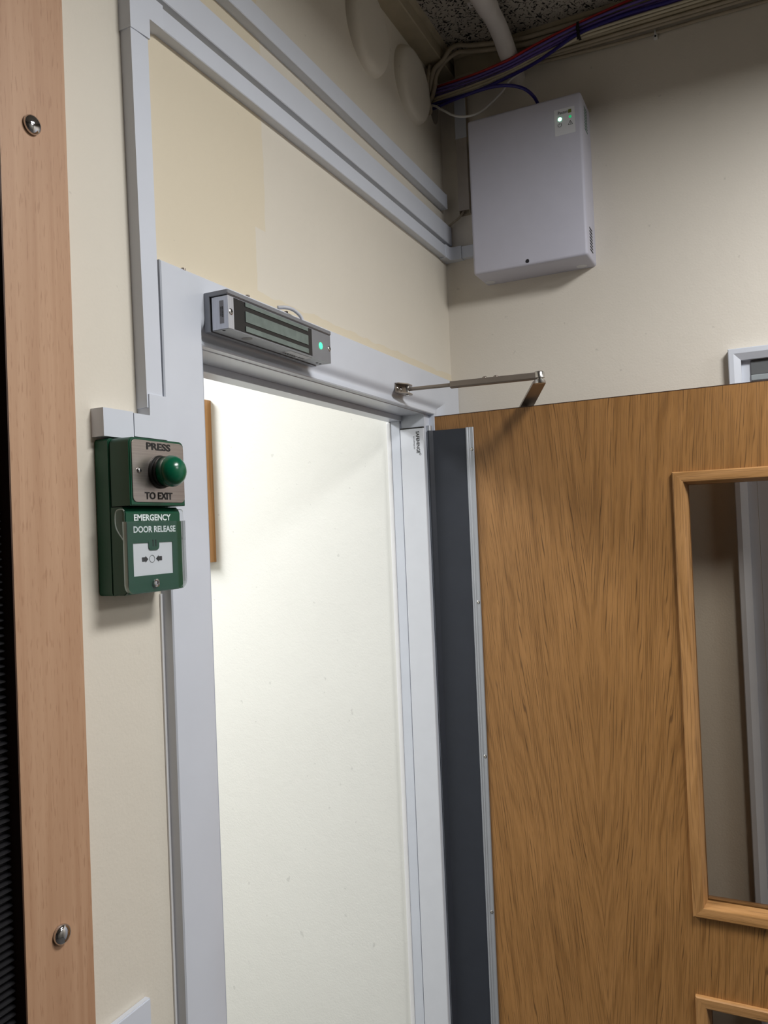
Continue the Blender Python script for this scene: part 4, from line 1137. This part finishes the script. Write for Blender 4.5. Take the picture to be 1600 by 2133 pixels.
    'wall3': [(-0.0265, -0.2286, 2.7729), (-0.0265, -0.2527, 2.7726), (-0.0264, -0.2768, 2.7723), (-0.0264, -0.3009, 2.7722), (-0.0263, -0.3250, 2.7722), (-0.0263, -0.3491, 2.7722), (-0.0263, -0.3731, 2.7723), (-0.0262, -0.3972, 2.7724), (-0.0262, -0.4213, 2.7724), (-0.0262, -0.4454, 2.7724), (-0.0261, -0.4695, 2.7724), (-0.0261, -0.4936, 2.7724), (-0.0261, -0.5177, 2.7725), (-0.0261, -0.5417, 2.7725), (-0.0261, -0.5658, 2.7725), (-0.0260, -0.5899, 2.7725), (-0.0260, -0.6140, 2.7725), (-0.0260, -0.6381, 2.7725), (-0.0260, -0.6622, 2.7725), (-0.0260, -0.6862, 2.7725), (-0.0260, -0.7103, 2.7725), (-0.0260, -0.7344, 2.7725), (-0.0260, -0.7585, 2.7725), (-0.0260, -0.7826, 2.7725), (-0.0260, -0.8067, 2.7725), (-0.0260, -0.8307, 2.7725), (-0.0260, -0.8548, 2.7725), (-0.0260, -0.8789, 2.7725), (-0.0260, -0.9030, 2.7725), (-0.0260, -0.9271, 2.7725), (-0.0260, -0.9512, 2.7725), (-0.0260, -0.9752, 2.7725), (-0.0260, -0.9993, 2.7725), (-0.0260, -1.0234, 2.7725), (-0.0260, -1.0475, 2.7725), (-0.0260, -1.0716, 2.7725), (-0.0260, -1.0956, 2.7725), (-0.0260, -1.1197, 2.7725), (-0.0260, -1.1438, 2.7725), (-0.0260, -1.1679, 2.7725), (-0.0260, -1.1920, 2.7725), (-0.0260, -1.2000, 2.7725)],
}


def cable(key, name, mat, r, label, group=None):
    obj(name, tube(nb(), CAB[key], r, 10), M[mat], smooth=True, label=label, category='cable', group=group)


cable('red', 'data_cable', 'red_cable', 0.0027, 'red cable along the top of the corner bundle', 'cables in the tied bundle')
for k, lb in enumerate(('uppermost purple data cable in the tied bundle, just under the red one', 'second purple data cable below the red one in the tied bundle',
                        'third purple data cable below the red one in the tied bundle', 'lowest purple data cable in the tied bundle, just above the cream pair')):
    cable('purple%d' % (k + 1), 'data_cable', 'purple_cable', 0.0028, lb, 'cables in the tied bundle')
cable('cream1', 'data_cable', 'cream_cable', 0.003, 'upper of two cream cables in the tied bundle', 'cables in the tied bundle')
cable('cream2', 'data_cable', 'cream_cable', 0.003, 'lower of two cream cables in the tied bundle', 'cables in the tied bundle')
cable('blue1', 'data_cable', 'blue_cable', 0.0034, 'dark blue cable along the bottom of the tied bundle', 'cables in the tied bundle')
cable('blue2', 'data_cable', 'blue_cable', 0.0034, 'dark blue cable arching down into the top of the control box')
cable('loop', 'bell_cable', 'white_cable', 0.0024, 'thin white cable hanging in a loop left of the control box')
cable('thick1', 'mains_cable', 'dull_cable', 0.005, 'front one of two thick dusty cables bending up out of the corner hole', 'thick cables in the corner')
cable('thick2', 'mains_cable', 'dull_cable', 0.005, 'rear one of two thick dusty cables bending up to the ceiling corner', 'thick cables in the corner')
cable('side', 'bell_cable', 'dull_cable', 0.0034, 'cream cable curving up the wall past the right hand round boss')
cable('wall1', 'wall_cable', 'dull_cable', 0.0034, 'lowest cream cable clipped to the wall under the right batten', 'painted cables under the right batten')
cable('wall2', 'wall_cable', 'dull_cable', 0.0036, 'middle cream cable of three under the right batten', 'painted cables under the right batten')
cable('wall3', 'wall_cable', 'dull_cable', 0.0036, 'outermost cream cable of three under the right batten', 'painted cables under the right batten')

# cable tie round the bundle, and a clip on the wall
bm = nb()
pts_ = []
for key, rr in (('red', .0027), ('purple1', .0028), ('purple2', .0028), ('purple3', .0028), ('purple4', .0028), ('cream1', .003), ('cream2', .003), ('blue1', .0034)):
    best = min(smooth_path(CAB[key], 6), key=lambda v: abs(v.y + 0.331))
    for i in range(10):
        an = 2 * math.pi * i / 10
        pts_.append((best.x + (rr + .0004) * math.cos(an), best.z + (rr + .0004) * math.sin(an)))
pts_.sort()


def half(seq):
    h = []
    for p in seq:
        while len(h) > 1 and (h[-1][0] - h[-2][0]) * (p[1] - h[-2][1]) - (h[-1][1] - h[-2][1]) * (p[0] - h[-2][0]) <= 0:
            h.pop()
        h.append(p)
    return h[:-1]


hull = half(pts_) + half(pts_[::-1])
tx, tz = min(h[0] for h in hull), sum(h[1] for h in hull) / len(hull)
tp = [(x, -0.331, z) for x, z in hull]
P = [Vector(p) for p in tp + tp[:1]]
cen = Vector((sum(h[0] for h in hull) / len(hull), -0.331, tz))
rings = []
for p in P:
    o = (p - cen).normalized() * 0.0008
    rings.append([bm.verts.new(q_) for q_ in (p + Vector((0, -0.0026, 0)), p + Vector((0, 0.0026, 0)), p + o + Vector((0, 0.0026, 0)), p + o + Vector((0, -0.0026, 0)))])
for R, S in zip(rings, rings[1:]):
    for i in range(4):
        bm.faces.new((R[i], R[(i + 1) % 4], S[(i + 1) % 4], S[i]))
box(bm, tx - 0.0045, tx + 0.0002, -0.3345, -0.3275, tz - 0.004, tz + 0.004, bev=0.0008)
box(bm, tx - 0.0030, tx - 0.0018, -0.3333, -0.3287, tz - 0.024, tz - 0.003)
bmesh.ops.recalc_face_normals(bm, faces=bm.faces[:])
obj('cable_tie', bm, M['black'], label='black tie strapped round the coloured cable bundle', category='cable tie')
t = empty('cable_clip', (0, -0.4745, 2.757), label='small white clip holding the lowest wall cable', category='cable clip')
obj('saddle', tube(nb(), [(-0.0005, -0.4745, 2.7690), (-0.0070, -0.4745, 2.7688), (-0.0090, -0.4745, 2.7645), (-0.0075, -0.4745, 2.7600), (-0.0005, -0.4745, 2.7590)], 0.0016, 6, 4), M['white_cable'], t)
obj('block', bx(-0.0080, 0.0, -0.4785, -0.4705, 2.7520, 2.7600, bev=0.001), M['white_cable'], t)
obj('nail', lathe(nb(), (-0.0080, -0.4745, 2.7560), (-1, 0, 0), [(0.0018, -0.0004), (0.0018, 0.0008), (0.0, 0.0012)], 10), M['hole_shade_nail'], t)

# pipe across the ceiling into the right wall, with its saddle
pp = empty('waste_pipe', (-0.2, -0.178, 2.75), label='white plastic pipe running along the ceiling and down into the right wall', category='pipe')
obj('pipe', tube(nb(), [(-0.90, -0.174, 2.8085), (-0.50, -0.175, 2.8085), (-0.25, -0.1775, 2.8085), (-0.175, -0.1800, 2.8060), (-0.120, -0.183, 2.7950), (-0.075, -0.184, 2.7770), (-0.036, -0.184, 2.7620), (0.010, -0.183, 2.7560)], 0.0190, 24, 6), M['pipe'], pp, smooth=True)
obj('socket', tube(nb(), [(-0.90, -0.174, 2.8083), (-0.50, -0.175, 2.8083), (-0.25, -0.1775, 2.8083), (-0.182, -0.1797, 2.8066)], 0.0212, 24, 6), M['pipe'], pp, smooth=math.radians(50))
lug = obj('saddle_lug', bx(-0.190, -0.172, -0.222, -0.1995, 2.8265, 2.8300, bev=0.001), M['pipe'], pp)
copy_part(lug, pp, (0, 0.0622, 0))
for y in (-0.213, -0.146):
    obj('screw', lathe(nb(), (-0.181, y, 2.8265), (0, 0, -1), [(0.0040, -0.0004), (0.0038, 0.0008), (0.0, 0.0018)], 14), M['screw'], pp, smooth=True)

# ------------------------------------------------------------------ left edge: beech upright and ribbed panel
bp = empty('beech_upright', (-1.1665, -0.02, 0.0), label='beech laminate upright fixed with chrome capped screws at the far left', category='upright panel')
obj('board', bx(-1.2050, -1.1275, -0.0220, 0.0, 0.0, 2.78, bev=0.0005), M['beech'], bp)
obj('edge_shade', bx(-1.2062, -1.2050, -0.0216, 0.0, 0.0, 2.78), M['edge'], bp)  # dark brown sheet standing for the board's edge in shade
capp = [(0.0086, 0.0), (0.0092, 0.0010), (0.0092, 0.0026)] + [(0.0092 * math.cos(t_), 0.0026 + 0.0046 * math.sin(t_)) for t_ in [math.radians(a_) for a_ in (15, 30, 45, 60, 75)]] + [(0.0, 0.0072)]
c0 = obj('screw_cap', lathe(nb(), (-1.1705, -0.0220, 2.1735), (0, -1, 0), capp, 32), M['chrome'], bp, smooth=True)
copy_part(c0, bp, (0.0040, 0, -0.7585))
copy_part(c0, bp, (0.0060, 0, -1.5170))
rp = empty('ribbed_panel', (-1.40, 0, 0.9), label='black panel of narrow level ribs left of the beech upright', category='ribbed panel')
obj('backing', bx(-1.62, -1.2064, -0.004, -0.0004, 0.9, 2.30), M['rib'], rp)
bm = nb()
prism(bm, [(-0.0040, 0.9004), (-0.0085, 0.9010), (-0.0105, 0.9022), (-0.0105, 0.9034), (-0.0085, 0.9042), (-0.0040, 0.9046)], 0, -1.62, -1.2075)
slat = obj('slat', bm, M['rib'], rp)
for k in range(1, 204):
    copy_part(slat, rp, (0, 0, 0.00685 * k))

# wall plate near the floor of the picture
wp = empty('wall_plate', (-1.0795, 0, 1.197), label='white wall plate low beside the beech upright', category='wall plate')
prism(bm := nb(), rounded(-1.1225, -1.0364, 1.1970, 1.2830, 0.002), 1, -0.0080, 0.0, bev=0.0012)
obj('plate', bm, M['pvc'], wp, smooth=math.radians(40))
obj('rocker', bx(-1.0850, -1.0740, -0.0100, -0.0078, 1.2250, 1.2500, bev=0.0008), M['pvc'], wp)

# framed board on the corridor wall, seen past the frame
nbd = empty('notice_board', (-0.183, 0.85, 1.7155), label='wooden framed board on the corridor wall, edge just visible past the frame', category='notice board')
b = bx(0.5 - 1.20, 0.5 - 0.0, 0, 0.005, 0, 0.1)
b.free()
fp = [(0.0, 0.0), (0.0, -0.0225), (0.0015, -0.0235), (0.020, -0.0235), (0.022, -0.021), (0.022, 0.0)]
for side in ('left', 'right', 'top', 'bottom'):
    b = mitre_side(-1.25, -0.548, 1.7155, 2.1000, fp, side)
    b.transform(R90)
    b.transform(Matrix.Translation((-0.172, 0, 0)))
    obj('frame_rail', b, M['pine'], nbd)
obj('panel', bx(-0.188, -0.172, 0.565, 1.235, 1.732, 2.083), plain('pinboard felt', srgb(120, 128, 140), 0.9), nbd)

# dark cover fixed inside the second doorway
oc = empty('closer_cover', (0.0, -0.74, 2.045), label='dark grey closer cover in the white framed doorway above the oak door', category='door closer')
obj('cover', bx(-0.0060, 0.0006, -0.880, -0.6190, 2.0470, 2.0750, bev=0.001), M['grey_box'], oc)
obj('lip', bx(-0.0072, 0.0006, -0.880, -0.6190, 2.0360, 2.0468, bev=0.001), M['grey_lip'], oc)
